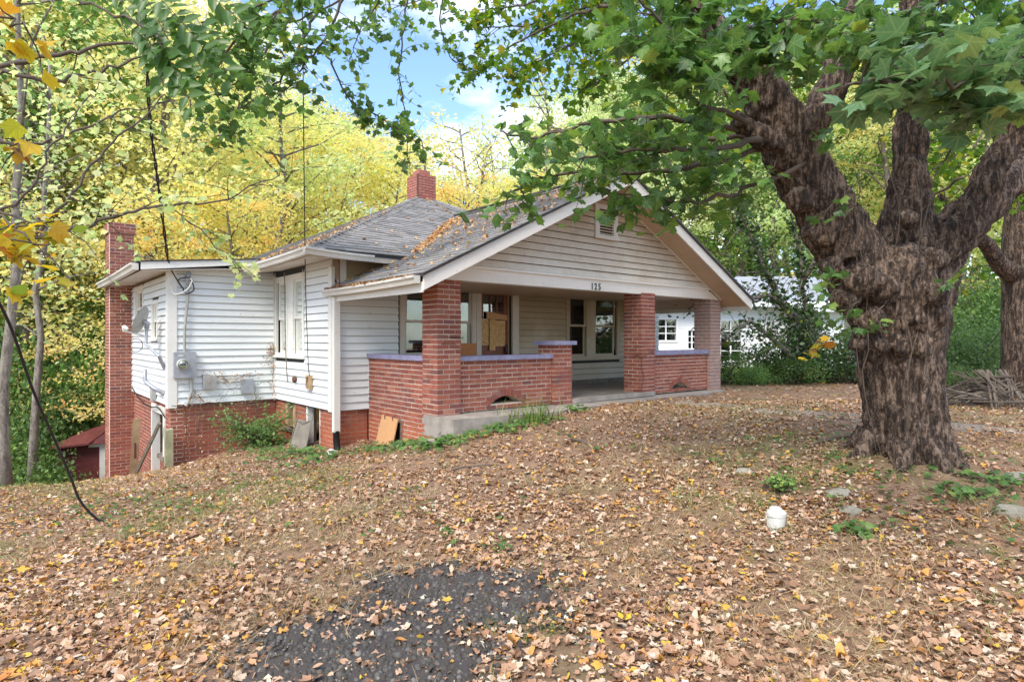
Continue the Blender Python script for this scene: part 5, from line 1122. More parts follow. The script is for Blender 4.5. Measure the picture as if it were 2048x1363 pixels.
for key, mt, tm in (('lf', 'forest_lime', T_MAPLE_S), ('yl', 'leaf_yellow', T_MAPLE), ('pin', 'leaf_walnut', T_OVAL)):
    for _, P, Bs, S, rnd in flush(lt, lroot, [key]):
        nbig = {'lf': 0, 'yl': 100, 'pin': 150}[key]
        for i in range(min(nbig, len(P))):
            o = link('leaf', lm.setdefault((key, i % 2), leafmesh('leaf', [tm[i % 2]], [(0, 0, 0)], np.eye(3)[None], [1.0], [.3], M[mt]) if (key, i % 2) not in lm else lm[(key, i % 2)]), lt)
            o.matrix_local = Matrix.LocRotScale(Vector(P[i]), Matrix(Bs[i].tolist()).to_quaternion(), Vector((S[i],)*3))
        if len(P) > nbig: link('foliage', leafmesh('foliage', tm, P[nbig:], Bs[nbig:], S[nbig:], rnd[nbig:], mt), lt, kind='stuff')

# ------------------------------------------------------------------ woodland
def arche(seed, h, mat, nleaf, lsize, spread=.28, low=.25, sparse=False):
    r = random.Random(seed); g = MB(); P = [Vector((0, 0, -.5))]; x = y = 0
    for i in range(1, 9): x += r.gauss(0, .022*h); y += r.gauss(0, .022*h); P.append(Vector((x, y, h*.92*i/8)))
    r0 = h*.011; rad = [r0*(1.15-i/8.6)+.012 for i in range(9)]; g.tube(P, rad, 7); C = []
    for k in range(34):
        f = low+(1-low)*(k+r.random())/34; i = min(7, int(f*8)); b = P[i].lerp(P[i+1], f*8-i); an = r.uniform(0, 2*pi); ln = h*spread*(1.15-abs(f-.55)*1.1)*r.uniform(.6, 1.15)
        d = Vector((math.cos(an), math.sin(an), r.uniform(.15, .9))).normalized(); q = b; T = [b]
        for s in range(4): d = (d+Vector((r.gauss(0, .2), r.gauss(0, .2), r.gauss(-.02, .14)))).normalized(); q = q+d*ln/4; T.append(q)
        g.tube(T, [max(.010, rad[i]*.45), .035*h/15+.004, .024*h/15, .015, .008], 5, cap=False)
        for s in range(2, 5):
            C.append((T[s], .6)); d2 = Vector((r.gauss(0, 1), r.gauss(0, 1), r.gauss(.2, .6))).normalized(); e = T[s]+d2*ln*.35; g.tube([T[s], (T[s]+e)/2+Vector((0, 0, .05)), e], [.012, .009, .005], 4, cap=False); C.append((e, .5))
    rs = np.random.RandomState(seed); cc = np.array([tuple(c[0]) for c in C]); idx = rs.randint(0, len(C), nleaf); sg = h*.035
    pos = cc[idx]+rs.normal(size=(nleaf, 3))*np.array([sg, sg, sg*.45])*rs.uniform(.3, 1.2, size=(nleaf, 1)); nr = rs.normal(size=(nleaf, 3))*.7+np.array([0, 0, .8]); tp = rs.normal(size=(nleaf, 3))+np.array([0, 0, -.4])
    clump = rs.rand(len(C))[idx]*.45+rs.rand(nleaf)*.55
    return g.mesh('trunk', 'bark_far', True), leafmesh('crown', T_QUAD, pos, basis(nr, tp), rs.uniform(.6, 1.3, nleaf)*lsize, clump, mat)
AR = {'yellow': [arche(1, 15, 'forest_yellow', 10500, .15), arche(2, 15, 'forest_yellow', 9500, .15, .24)], 'orange': [arche(3, 13, 'forest_orange', 9500, .15, .3)],
      'lime': [arche(4, 15, 'forest_lime', 10500, .15), arche(5, 14, 'forest_lime', 9000, .15, .25)], 'green': [arche(6, 13, 'forest_green', 13000, .17, .3, .1)], 'thin': [arche(7, 15, 'forest_lime', 1300, .2, .22, .3), arche(8, 15, 'forest_yellow', 1700, .2, .24, .2)]}
LAB = {'yellow': 'yellow leaved tree on the wooded slope behind the bungalow', 'orange': 'orange leaved tree on the wooded slope behind the bungalow', 'lime': 'light green tree on the wooded slope behind the bungalow',
       'green': 'dark green leafy tree low on the wooded slope', 'thin': 'thin nearly bare tree against the sky behind the roof'}
ADJ = {'yellow': 'yellow leaved', 'orange': 'orange leaved', 'lime': 'light green', 'green': 'dark green', 'thin': 'thin nearly bare', 'ivy': 'ivy covered'}
def whereis(x, y):
    u = 1024+x/y*F
    for lim, t in ((-20, 'cut by the left edge'), (50, 'behind the slender grey trunk'), (125, 'behind the sagging black cable'), (225, 'left of the wing chimney'), (400, 'above the left wing roof'), (540, 'above the wing roof joint'), (680, 'above the main roof slope'), (820, 'left of the roof chimney'),
                   (960, 'right of the roof chimney'), (1130, 'above the porch ridge'), (1290, 'behind the gable peak'), (1500, 'above the right porch eave'), (1720, 'behind the neighbouring house'), (1920, 'through the maple fork')):
        if u < lim: return t
    return 'beyond the stick pile'
def depthword(y): return 'in the nearest row' if y < 26 else 'low on the slope' if y < 40 else 'halfway up the slope' if y < 52 else 'at the back of the wood'
def plant(kind, x, y, h, i=None, lab=None, grp=None, cat='tree', name=None, sx=1.0):
    tm, cm_ = R.choice(AR[kind]) if i is None else AR[kind][i]; h0 = 15 if kind in ('yellow', 'lime', 'thin') else 13; s = h/h0
    o = empty(name or 'woodland_tree', (x, y, g1(x, y)-.1), R.uniform(0, 6.28), label=lab or (('tall ' if h > 17 else 'small ' if h < 10 else '')+ADJ[kind]+' tree '+whereis(x, y)+', '+depthword(y)), cat=cat, group=grp or 'trees on the wooded slope'); o.scale = (s*sx, s*sx, s)
    link('trunk', tm, o); link('crown', cm_, o); return o
def toplim(u):
    pts = [(-600, -150), (300, -60), (450, 40), (560, 150), (700, 225), (800, 285), (870, 330), (1010, 330), (1080, 230), (1250, 120), (1500, 60), (2600, 0)]
    for (a, va), (b, vb) in zip(pts[:-1], pts[1:]):
        if u <= b: return va+(vb-va)*(u-a)/(b-a)
    return 0
RF = random.Random(42)
for Y, step, jit in ((23, 150, 1.5), (29, 120, 2), (36, 105, 2.5), (45, 95, 3), (56, 90, 3), (70, 90, 4)):
    u = -320+RF.uniform(0, 60)
    while u < 2350:
        uu = u+RF.uniform(-.3, .3)*step; y = Y+RF.uniform(-jit, jit); x = (uu-1024)/F*y; a, b = wh(x, y); u += step
        if Y < 25 and uu > 560: continue
        if uu > 1180 and y < 33: continue
        if -4.5 < a < 10 and b < 13.5: continue
        t = toplim(uu)+R.uniform(-15, 60); h = (676-t)/F*y-(g1(x, y)-CZ); h = max(5.5, min(h, 25))
        if 830 < uu < 1080 and Y > 50: continue
        q = RF.random(); kind = 'yellow' if q < .52 else 'lime' if q < .86 else 'orange' if q < .96 else 'green'
        if uu > 1150: kind = 'lime' if q < .55 else 'green' if q < .75 else 'yellow'
        if uu < 230 and Y < 32: kind = 'green' if (q < .4 and uu < 60) else 'lime' if q < .5 else 'yellow'
        if 250 < uu < 620 and q > .7 and Y > 26: kind = 'orange'; h *= .75
        if 60 <= uu < 620 and Y < 30 and kind in ('green', 'lime'): kind = 'yellow' if q < .6 else 'lime'
        plant(kind, x, y, h)
for u, Y, t in ((905, 30, 250), (955, 34, 235), (870, 38, 270), (1000, 40, 245), (1110, 33, 130), (1180, 36, 110), (700, 33, 215), (780, 30, 260)):
    x = (u-1024)/F*Y; h = (676-t)/F*Y-(g1(x, Y)-CZ); plant('thin', x, Y, h)
for x, y, h, k in ((-13, -16, 13, 'green'), (-4, -20, 15, 'lime'), (5, -17, 13, 'green'), (14, -20, 15, 'lime'), (-22, -12, 14, 'green')): plant(k, x, y, h, lab='tree across the road, mirrored in the porch windows', grp='trees across the road')
for u, Y, t, lab in ((290, 19.5, 395, 'low orange leaved tree between the wing chimney and the service cable'), (420, 20.5, 350, 'orange leaved tree above the middle of the wing roof'), (530, 24.5, 400, 'small orange leaved tree where the wing roof meets the main eave')):
    x = (u-1024)/F*Y; plant('orange', x, Y, (676-t)/F*Y-(g1(x, Y)-CZ), lab=lab, grp='low orange trees behind the wing')
# understorey on the slope: low bushes
def bush(seed, mat, n, size, flat=.7):
    rs = np.random.RandomState(seed); k = 26; c = rs.normal(size=(k, 3))*np.array([.42, .42, .3]); c[:, 2] = np.abs(c[:, 2])*1.3+.15
    idx = rs.randint(0, k, n); pos = c[idx]+rs.normal(size=(n, 3))*np.array([.17, .17, .11]); pos[:, 2] = np.maximum(pos[:, 2], .0); g = MB()
    for q in c: g.tube([(0, 0, -.1), tuple(q*.5+np.array([0, 0, .05])), tuple(q)], [.018, .012, .004], 4, cap=False)
    return g.mesh('stems', 'twig'), leafmesh('leaves', T_QUAD, pos, basis(rs.normal(size=(n, 3))*.7+np.array([0, -.3, .8]), rs.normal(size=(n, 3))+np.array([0, 0, -.3])), rs.uniform(.6, 1.3, n)*size, rs.rand(k)[idx]*.4+rs.rand(n)*.6, mat)
BU = {'green': [bush(21, 'thicket', 6500, .042), bush(22, 'thicket', 6000, .045), bush(27, 'forest_green', 5000, .045)], 'lime': [bush(23, 'shrub', 4500, .045)], 'yellow': [bush(24, 'forest_yellow', 3500, .042)], 'ivy': [bush(25, 'ivy', 3000, .07)], 'orange': [bush(26, 'forest_orange', 2200, .055)]}
def putbush(kind, x, y, s, lab, grp=None, sz=None, name='shrub', zoff=0):
    if grp: lab = ADJ[kind]+' bush '+whereis(x, y)+', '+('near the house' if y < 16 else 'just down the slope' if y < 24 else depthword(y)); grp = 'bushes of the wood'
    st, lf = R.choice(BU[kind]); o = empty(name, (x, y, g1(x, y)+zoff), R.uniform(0, 6.28), label=lab, cat='shrub', group=grp); o.scale = (s, s, sz or s); link('stems', st, o); link('leaves', lf, o); return o
for q in range(33):
    u = R.uniform(-160, 240); Y = R.uniform(13, 22) if q < 17 else R.uniform(19.5, 23); x = (u-1024)/F*Y
    if Y < 19.5: u = R.uniform(-160, 5); x = (u-1024)/F*Y
    k = R.choices(['green', 'lime', 'yellow'], [.9, .07, .03])[0]; lb = {'green': 'dark green bush in the thicket left of the tall chimney', 'lime': 'light green bush in the thicket left of the tall chimney', 'yellow': 'yellowing bush in the thicket left of the tall chimney'}[k]
    putbush(k, x, Y, R.uniform(1.2, 2.1) if Y < 19.5 else R.uniform(2.6, 3.6), lb, k+' bushes in the thicket', R.uniform(1.5, 2.8) if Y < 19.5 else R.uniform(3.6, 6.0))
for q in range(60):
    u = R.uniform(-200, 1050) if q < 40 else R.uniform(1150, 2300); Y = R.uniform(27, 60); x = (u-1024)/F*Y; k = R.choices(['orange', 'yellow', 'lime', 'green'], [.3, .35, .25, .1])[0]
    lb = {'green': 'green bush among the trunks on the slope', 'lime': 'light green bush among the trunks on the slope', 'yellow': 'yellow bush among the trunks on the slope', 'orange': 'orange bush among the trunks on the slope'}[k]
    putbush(k, x, Y, R.uniform(2.2, 4.2), lb, k+' bushes among the trunks', R.uniform(2.5, 5))
# slender grey trunks standing at the left edge
for u, Y, r, lab in ((14, 10.5, .085, 'slender grey trunk at the far left edge of the photo'), (60, 14, .09, 'thin leaning trunk just inside the left edge, behind the black cable')):
    x = (u-1024)/F*Y; z0 = g1(x, Y); o = empty('slender_tree', (x, Y, z0), label=lab, cat='tree'); g = MB()
    P = [Vector((R.gauss(0, .06)+(.05*i if u > 30 else .02*i), R.gauss(0, .05), -.3+1.1*i)) for i in range(11)]; g.tube(P, [r*(1.1-i/13) for i in range(11)], 9); g.build('trunk', 'bark_grey', o, True)
    for i in range(4, 11):
        for _ in range(2):
            e = P[i]+Vector((R.uniform(-1.2, 1.6), R.uniform(-1, 1), R.uniform(.3, 1.4))); MB().tube([P[i], (P[i]+e)/2+Vector((0, 0, .1)), e], [r*.3, r*.2, .006], 5).build('limb', 'bark_grey', o, True)
    n = 900; cc = np.array([tuple(P[RN.randint(5, 11)]) for _ in range(n)]); pos = cc+RN.normal(size=(n, 3))*np.array([.8, .8, .6]); link('crown', leafmesh('crown', T_MAPLE_S, pos, hang(pos), RN.uniform(.07, .12, n), RN.rand(n), 'forest_lime'), o)

# ------------------------------------------------------------------ right side: second maple, ivy clad stems, brush pile, shrubs
Y2 = 11.5; m2 = W(2042, 775, Y2); m2.z = g1(m2.x, m2.y); t2 = empty('second_maple', m2, label='second dark trunked maple at the right edge behind the stick pile', cat='tree'); g = MB()
def tl2(lst): g.tube([W(u, v, Y)-m2 for u, v, Y, r in lst], [r*.76 for *_, r in lst], 14)
tl2([(2045, 830, Y2, .5), (2042, 720, Y2, .40), (2040, 600, Y2, .38), (2045, 480, Y2, .42), (2050, 380, Y2, .36), (2060, 200, Y2, .3), (2060, 0, Y2, .2)])
tl2([(2045, 560, Y2, .28), (2000, 530, Y2-.2, .2), (1975, 490, Y2-.4, .17), (1945, 465, Y2-.6, .14), (1915, 440, Y2-.8, .10), (1880, 390, Y2-1, .06)]); tl2([(2050, 420, Y2, .2), (2010, 330, Y2, .14), (1980, 200, Y2, .1), (1960, 60, Y2, .06)])
g.v = [tuple(Vector(v)+Vector(v).normalized()*0+Vector((1, 1, 0))*.05*noise.noise(Vector(v)*3)) for v in g.v]; g.build('trunk', 'bark_big', t2, True)
for q in range(46):
    u = R.uniform(1860, 2250); v = R.uniform(-60, 560) if u > 1950 else R.uniform(200, 430); Y = R.uniform(9.5, 15); branch('sm', [(u+60, v-60, Y), (u, v, Y), (u-50, v+40, Y)], .015, .005, 8, 8, .14, tl=(.3, .9), twmb='m2', org=m2)
for _, P, Bs, S, rnd in flush(t2, m2, ['sm']): link('foliage', leafmesh('foliage', T_MAPLE_S, P, Bs, S, rnd, 'leaf_backlit'), t2, kind='stuff')
TW['m2'].build('branches', 'twig', t2, True, kind='stuff')
# ivy clad leaning trees in front of the neighbour's wall
iv = W(1610, 750, 15.0); iv.z = g1(iv.x, iv.y); o = empty('ivy_clad_tree', iv, label='leaning tree smothered in ivy in front of the neighbouring white house', cat='tree'); g = MB(); PP = []
for lst in ([(1625, 745, 15), (1600, 660, 14.8), (1560, 600, 14.5), (1530, 540, 14.3), (1500, 470, 14), (1470, 400, 13.8)], [(1640, 745, 15), (1622, 660, 15), (1605, 580, 15), (1600, 500, 15), (1580, 420, 15)], [(1615, 745, 15), (1560, 690, 14.6), (1500, 640, 14.2), (1440, 690, 13.6)], [(1600, 640, 14.8), (1540, 590, 14.4), (1480, 600, 14), (1420, 560, 13.6)], [(1605, 560, 15), (1660, 480, 15), (1690, 400, 15)]):
    pts = [W(u, v, Y)-iv for u, v, Y in lst]; g.tube(pts, [.085-.065*i/(len(pts)-1) for i in range(len(pts))], 8)
    for i in range(len(pts)-1):
        for s in range(130 if len(lst) > 4 else 40): PP.append(tuple(pts[i].lerp(pts[i+1], R.random())+Vector((R.gauss(0, .11), R.gauss(0, .11), R.gauss(0, .1)))))
    for s in range(30):
        i = R.randrange(len(pts)-1); b0 = pts[i].lerp(pts[i+1], R.random()); e = b0+Vector((R.uniform(-.9, .6), R.uniform(-.5, .5), R.uniform(-.7, .8))); g.tube([b0, (b0+e)/2+Vector((0, 0, .12)), e], [.014, .009, .004], 4, cap=False)
        for _ in range(5): PP.append(tuple(e+Vector((R.gauss(0, .2), R.gauss(0, .2), R.gauss(0, .2)))))
g.build('stems', 'bark_grey', o, True); PP = np.array(PP); link('ivy_leaves', leafmesh('ivy_leaves', T_MAPLE_S, PP, hang(PP), RN.uniform(.06, .12, len(PP)), RN.rand(len(PP)), 'ivy'), o)
for (u, v, Y, s, k, lab) in ((1450, 740, 14.6, .8, 'lime', 'straggly light green bush in front of the neighbouring white wall'), (1560, 745, 15, 1.0, 'ivy', 'dark ivy mound at the foot of the ivy clad tree'), (1630, 740, 15.5, 1.5, 'ivy', 'tall dark ivy heap right of the leaning ivy stems'), (1500, 765, 14.2, .55, 'green', 'low green bush beside the right porch pier'), (1585, 760, 14.5, .8, 'green', 'low leafy bush in front of the ivy mound'), (1690, 755, 14.5, .9, 'ivy', 'ivy bush just left of the big maple trunk'),
                             (1920, 745, 14.5, 1.55, 'green', 'tall evergreen shrub right of the big maple'), (1975, 745, 16, 1.6, 'lime', 'light green shrub behind the stick pile'), (1890, 765, 13, .6, 'lime', 'low shrub between maple trunk and stick pile'), (2030, 740, 17, 1.7, 'green', 'dark shrub behind the second maple')):
    p = W(u, v, Y); putbush(k, p.x, p.y, s, lab, None, s*1.15)
for q in range(22):
    u = R.uniform(1480, 2200); Y = R.uniform(24, 34) if u < 1800 else R.uniform(17, 34); x = (u-1024)/F*Y; k = R.choice(['lime', 'green']); putbush(k, x, Y, R.uniform(1.5, 3), {'lime': 'light green bush in the hedge beyond the neighbouring house', 'green': 'green bush in the hedge beyond the neighbouring house'}[k], k+' hedge bushes', R.uniform(2, 4.5))
# lawn patch by the neighbour
P = np.stack([RN.uniform(5.5, 14, 9000), RN.uniform(14.6, 21, 9000)], 1); zz = gz(P[:, 0], P[:, 1]); P3 = np.column_stack([P, zz]); ab = [(wh(x, y)) for x, y in P]; kp = np.array([a > 8.3 for a, b in ab]) & (P[:, 0]/P[:, 1] < .62)
P3 = P3[kp]; n = len(P3); link('ground_ivy', leafmesh('ground_ivy', T_MAPLE_S, P3+np.array([0, 0, .04]), basis(rndn(n)*.5+np.array([0, -.2, 1]), rndn(n)), RN.uniform(.07, .15, n), RN.rand(n), 'shrub'), kind='stuff')
# brush pile
bp = W(1965, 795, 10.3); bp.z = g1(bp.x, bp.y); o = empty('brush_pile', bp, label='heap of grey cut branches and sticks right of the big maple', cat='brush pile')
for q in range(130):
    an = R.gauss(0, .55)+(pi if R.random() < .5 else 0); ln = R.uniform(.3, 1.1); c = Vector((R.gauss(0, .42), R.gauss(0, .3), 0)); top = max(.05, .52-.55*abs(c.x)-.4*abs(c.y)); c.z = R.uniform(0, top)
    d = Vector((math.cos(an), math.sin(an)*.7, R.gauss(0, .28)))*ln/2
    if q % 6 == 0: d = Vector((R.uniform(-.35, .35), -.35, -.35)); c = Vector((R.uniform(-.1, .45), -.25, .25))
    m_ = Vector((R.gauss(0, .04), R.gauss(0, .04), R.gauss(0, .03))); r = R.choice([.006, .009, .013, .022]); MB().tube([c-d, c+m_, c+d], [r, r*.9, r*.6], 6).build('stick', R.choice(['stick', 'stick', 'twig', 'bark_far']), o)
# ------------------------------------------------------------------ plants by the house
p = hw(-1.05, 4.15, 0); o = empty('feathery_shrub', (p.x, p.y, g1(p.x, p.y)), label='feathery light green shrub against the brick foundation of the left wing', cat='shrub'); g = MB(); PP = []; TT = []
for q in range(70):
    an = R.uniform(0, 2*pi); e = Vector((math.cos(an)*.78-.12, math.sin(an)*.40-.1, R.uniform(.05, .92)))*R.uniform(.5, 1); P = [Vector((0, 0, 0)), e*.5+Vector((0, 0, .12)), e]; g.tube(P, [.008, .005, .002], 4, cap=False)
    for s in range(34): t = R.random(); c = P[1].lerp(P[2], t) if R.random() < .7 else P[0].lerp(P[1], t); PP.append(tuple(c+Vector((R.gauss(0, .05), R.gauss(0, .05), R.gauss(0, .03)))))
g.build('stems', 'twig', o); PP = np.array(PP); link('leaves', leafmesh('leaves', T_QUAD, PP, basis(rndn(len(PP))*.6+np.array([0, -.3, .8]), rndn(len(PP))), RN.uniform(.035, .065, len(PP)), .35+.6*RN.rand(len(PP)), 'shrub'), o)
def vine(name, lab, stems, nl, mat, sz=(.03, .06), r=.007):
    o0 = hw(*stems[0][0]); o = empty(name, o0, label=lab, cat='vine'); g = MB(); PP = []
    for st in stems:
        P = [hw(*q)-o0 for q in st]; P2 = []
        for i in range(len(P)-1):
            for j in range(5): P2.append(P[i].lerp(P[i+1], j/5)+Vector((R.gauss(0, .012), R.gauss(0, .012), R.gauss(0, .015))))
        P2.append(P[-1]); g.tube(P2, r, 4)
        for q in range(nl): i = R.randrange(len(P2)-1); PP.append(tuple(P2[i]+Vector((R.gauss(0, .04), R.gauss(0, .03), R.gauss(0, .05)))))
    g.build('stem', 'twig', o); PP = np.array(PP); link('leaves', leafmesh('leaves', T_QUAD, PP, basis(rndn(len(PP))*.5+np.array([-.5, -.6, .3]), rndn(len(PP))), RN.uniform(*sz, len(PP)), RN.rand(len(PP)), mat), o)
vine('dead_vine', 'brown dead vine spread over the siding between the utility boxes', [[(-1.85, 4.83, -.66), (-1.55, 4.83, -.74), (-1.2, 4.83, -.72), (-.85, 4.83, -.70)], [(-1.7, 4.83, -.70), (-1.4, 4.83, -.78), (-1.0, 4.83, -.66)], [(-.62, 4.82, -1.2), (-.62, 4.82, -.7), (-.63, 4.82, -.1)], [(-.75, 4.82, -.45), (-.65, 4.82, -.15), (-.7, 4.82, -.3)]], 90, 'litter', (.02, .045), .004)
vine('climbing_vine', 'leafy vine arching up from the foundation past the utility boxes', [[(-1.6, 4.7, -1.9), (-1.65, 4.78, -1.2), (-1.45, 4.74, -.95), (-1.2, 4.7, -.85)], [(-1.0, 4.6, -1.9), (-.95, 4.75, -1.2), (-1.0, 4.74, -.9), (-.7, 4.7, -.8)], [(-1.3, 4.6, -1.9), (-1.2, 4.75, -1.3), (-.9, 4.68, -1.22), (-.6, 4.6, -1.25)]], 34, 'shrub', (.02, .042), .004)
vine('dead_vine', 'tangle of dead vine along the ledge above the wing foundation', [[(-2.38, 4.82, -1.22), (-1.9, 4.80, -1.20), (-1.3, 4.82, -1.22), (-.62, 4.80, -1.20)], [(-2.3, 4.80, -1.24), (-1.8, 4.78, -1.16), (-1.2, 4.80, -1.24), (-.6, 4.78, -1.16)], [(-2.1, 4.80, -1.1), (-2.0, 4.80, -.95), (-1.85, 4.80, -1.15)], [(-2.15, 4.84, -1.2), (-2.12, 4.84, -1.7), (-2.2, 4.84, -2.2)], [(-1.9, 4.84, -1.2), (-1.95, 4.84, -1.8), (-1.9, 4.84, -2.1)]], 60, 'litter', (.02, .04), .006)
vine('dead_vine', 'bare vine creeping over the tall brick chimney', [[(-2.8, 8.64, .9), (-2.7, 8.64, .4), (-2.75, 8.64, 0), (-2.6, 8.64, -.4)], [(-2.45, 8.64, 1.0), (-2.6, 8.64, .5), (-2.5, 8.64, .1)], [(-2.86, 8.7, 1.1), (-2.9, 8.8, 1.5), (-2.8, 8.7, 1.7)]], 30, 'litter', (.02, .04), .005)
# clump of strap leaved grass at the slab
p = hw(1.12, -.80, 0); o = empty('grass_clump', (p.x, p.y, g1(p.x, p.y)), label='clump of long bright green blades in front of the porch slab', cat='plant')
for q in range(130):
    an = R.uniform(0, 2*pi); ln = R.uniform(.22, .60); b = Vector((R.gauss(0, .19), R.gauss(0, .08), 0)); d = Vector((math.cos(an), math.sin(an), 0)); s = Vector((-d.y, d.x, 0))*R.uniform(.005, .010); lean = R.uniform(.25, .95); pts = []
    for i in range(6): t = i/5; pts.append(b+d*ln*lean*t*t+Vector((0, 0, ln*(t-.55*lean*t*t))))
    g = MB(); r = R.random()
    for i in range(5): w0, w1 = 1-i/5.2, 1-(i+1)/5.2; g.poly([pts[i]-s*w0, pts[i]+s*w0, pts[i+1]+s*w1, pts[i+1]-s*w1], 0, r)
    g.build('blade', 'grass', o)
def rosette(name, x, y, n, h, rad, sz, mat, lab, cat='plant', tm=T_MAPLE_S):
    z = g1(x, y); o = empty(name, (x, y, z), label=lab, cat=cat); g = MB(); PP = []
    for q in range(n): an = R.uniform(0, 6.28); e = Vector((math.cos(an)*rad*R.random(), math.sin(an)*rad*R.random(), h*R.uniform(.3, 1))); g.tube([(0, 0, 0), e*.6, e], .003, 4, cap=False); PP.append(tuple(e)); PP.append(tuple(e*.8+Vector((R.gauss(0, .03), R.gauss(0, .03), 0))))
    g.build('stems', 'twig', o); PP = np.array(PP); link('leaves', leafmesh('leaves', tm, PP, basis(rndn(len(PP))*.4+np.array([0, -.3, 1]), rndn(len(PP))), RN.uniform(.7, 1.2, len(PP))*sz, RN.rand(len(PP)), mat), o)
c = W(1560, 990, 5.35); rosette('small_bush', c.x, c.y, 70, .15, .16, .035, 'forest_green', 'small dense dark green seedling below the maple, above the white cap')
c = W(1710, 1075, 4.5); rosette('seedling', c.x, c.y, 12, .10, .18, .07, 'shrub', 'bright seedling leaves right of the white cap')
for (u, v, Y, n, lab) in ((1930, 1010, 5.0, 26, 'trailing green vine leaves below the maple roots at right'), (1980, 960, 5.3, 16, 'leafy runner at the right edge under the maple'), (880, 880, 7.6, 34, 'broad leaved weeds at the left end of the porch slab'), (1010, 865, 8.0, 22, 'green weeds between the slab and the lawn'), (790, 925, 8.3, 26, 'weeds growing below the plywood hatch'), (600, 905, 9.4, 14, 'low weeds beside the leaning window screen'), (1160, 835, 9.2, 12, 'small weed in front of the porch steps')):
    c = W(u, v, Y); rosette('weed', c.x, c.y, n, .10, .32, .07, 'shrub', lab)
for u, v, Y, s, lab in ((1488, 950, 5.9, .075, 'grey stone half buried left of the maple'), (1680, 1003, 5.2, .09, 'flat pale stone under the maple'), (2030, 1060, 4.7, .13, 'mossy rock at the right edge'), (1700, 1040, 4.9, .08, 'brown flat stone right of the white cap'), (2035, 965, 5.4, .10, 'tan stone beside the leafy runner'), (870, 895, 7.9, .15, 'concrete lump below the porch slab corner')):
    c = W(u, v, Y); o = empty('rock', (c.x, c.y, g1(c.x, c.y)), label=lab, cat='rock'); blob(s, R.random()*9, 'rock', 'stone', o, (1.3, 1, .55))
for u, v, Y, ln, an, r, lab in ((1350, 1115, 4.1, .28, 1.9, .008, 'short grey stick left of the white cap'), (950, 975, 6.4, .5, .05, .012, 'long fallen stick on the lawn in front of the porch'), (1680, 885, 6.6, .5, .1, .022, 'fallen branch beside the foot of the maple'), (1650, 895, 6.5, .4, .25, .014, 'thin fallen branch under the log by the maple'), (1350, 1215, 3.6, .3, .3, .006, 'thin curved twig in the lower lawn'), (1160, 900, 7.3, .25, -.9, .02, 'brown broken branch stub in the leaves')):
    c = W(u, v, Y); z = g1(c.x, c.y); P = []
    for t in (-.5, -.2, .15, .5): x = c.x+math.cos(an)*ln*t; y = c.y+math.sin(an)*ln*t; P.append(Vector((x-c.x, y-c.y, g1(x, y)-z+.025+R.uniform(0, .02))))
    o = MB().tube(P, [r, r*.9, r*.8, r*.5], 7).build('fallen_stick', 'stick', None, True, label=lab, cat='stick'); o.location = (c.x, c.y, z)

# ------------------------------------------------------------------ broken asphalt, fallen leaves, straw and grass
def mask_house(x, y):
    dx, dy = x-HX, y-HY; a = ca*dx+sa*dy; b = -sa*dx+ca*dy
    return ~(((a > -.6) & (b > 2.18) & (a < 8.1)) | ((a > -2.42) & (b > 4.87) & (a < 8)) | ((a > -.02) & (b > .0) & (a < 7.4)) | ((a > 0) & (a < 7.2) & (b > -.36) & (RN.rand(len(x)) > .05)))
def asph(x, y): # patch of old asphalt in the foreground
    u = 1024+x/y*F; v = 676+(CZ-gz(x, y))/y*F
    return np.maximum(np.exp(-(((u-925)/205)**2+((v-1200)/62)**2)*1.0), np.exp(-(((u-740)/250)**2+((v-1330)/95)**2)*1.0))
n = 70; gx = np.linspace(-2.3, 1.2, n); gy = np.linspace(1.9, 4.6, n); AX, AY = np.meshgrid(gx, gy); a_ = asph(AX.ravel(), AY.ravel())+.45*np.array([noise.noise(Vector((x*5, y*5, 0)))+.5*noise.noise(Vector((x*17, y*17, 3))) for x, y in zip(AX.ravel(), AY.ravel())])
az = gz(AX.ravel(), AY.ravel())+.012+np.where(a_ > .42, 0, (a_-.42)*.15); me = bpy.data.meshes.new('asphalt_patch'); ii = np.arange(n*n).reshape(n, n)
Q = [q for q in np.stack([ii[:-1, :-1], ii[:-1, 1:], ii[1:, 1:], ii[1:, :-1]], -1).reshape(-1, 4).tolist() if max(a_[q]) > .36]
me.from_pydata(np.stack([AX.ravel(), AY.ravel(), az], 1).tolist(), [], Q); me.materials.append(M['asphalt']); me.update(); link('asphalt_patch', me, kind='structure')
def scat(n, y0, y1, pw=1.0, wide=.95):
    y = y0+(y1-y0)*RN.rand(n)**pw; x = (RN.rand(n)*2-1)*(wide*y+.4); k = mask_house(x, y); return x[k], y[k]
x, y = scat(46000, 1.9, 4.6, 1, .9); k = (asph(x, y)+.16*RN.normal(size=len(x)) > .40) & (RN.rand(len(x)) < .85); x, y = x[k], y[k]; n = len(x)
ST = (np.array([(-.5, -.4, 0), (.5, -.45, 0), (.45, .5, 0), (-.4, .45, 0), (-.3, -.25, .5), (.3, -.3, .45), (.25, .3, .55), (-.28, .28, .4)]), np.array([(4, 5, 6), (4, 6, 7), (0, 1, 5), (0, 5, 4), (1, 2, 6), (1, 6, 5), (2, 3, 7), (2, 7, 6), (3, 0, 4), (3, 4, 7)]))
if n: link('gravel', leafmesh('gravel', [ST], np.column_stack([x, y, gz(x, y)+.010]), basis(rndn(n)*.25+np.array([0, 0, 1]), rndn(n)), RN.uniform(.007, .030, n)*RN.uniform(.5, 1.3, n), RN.rand(n), 'gravel'), kind='stuff')
def nn(x, y, s, o=0): return .5+.5*np.sin(x*s+1.3*np.sin(y*s*.7+o)+o)*np.cos(y*s*.9+1.1*np.sin(x*s*.8)+o*2)
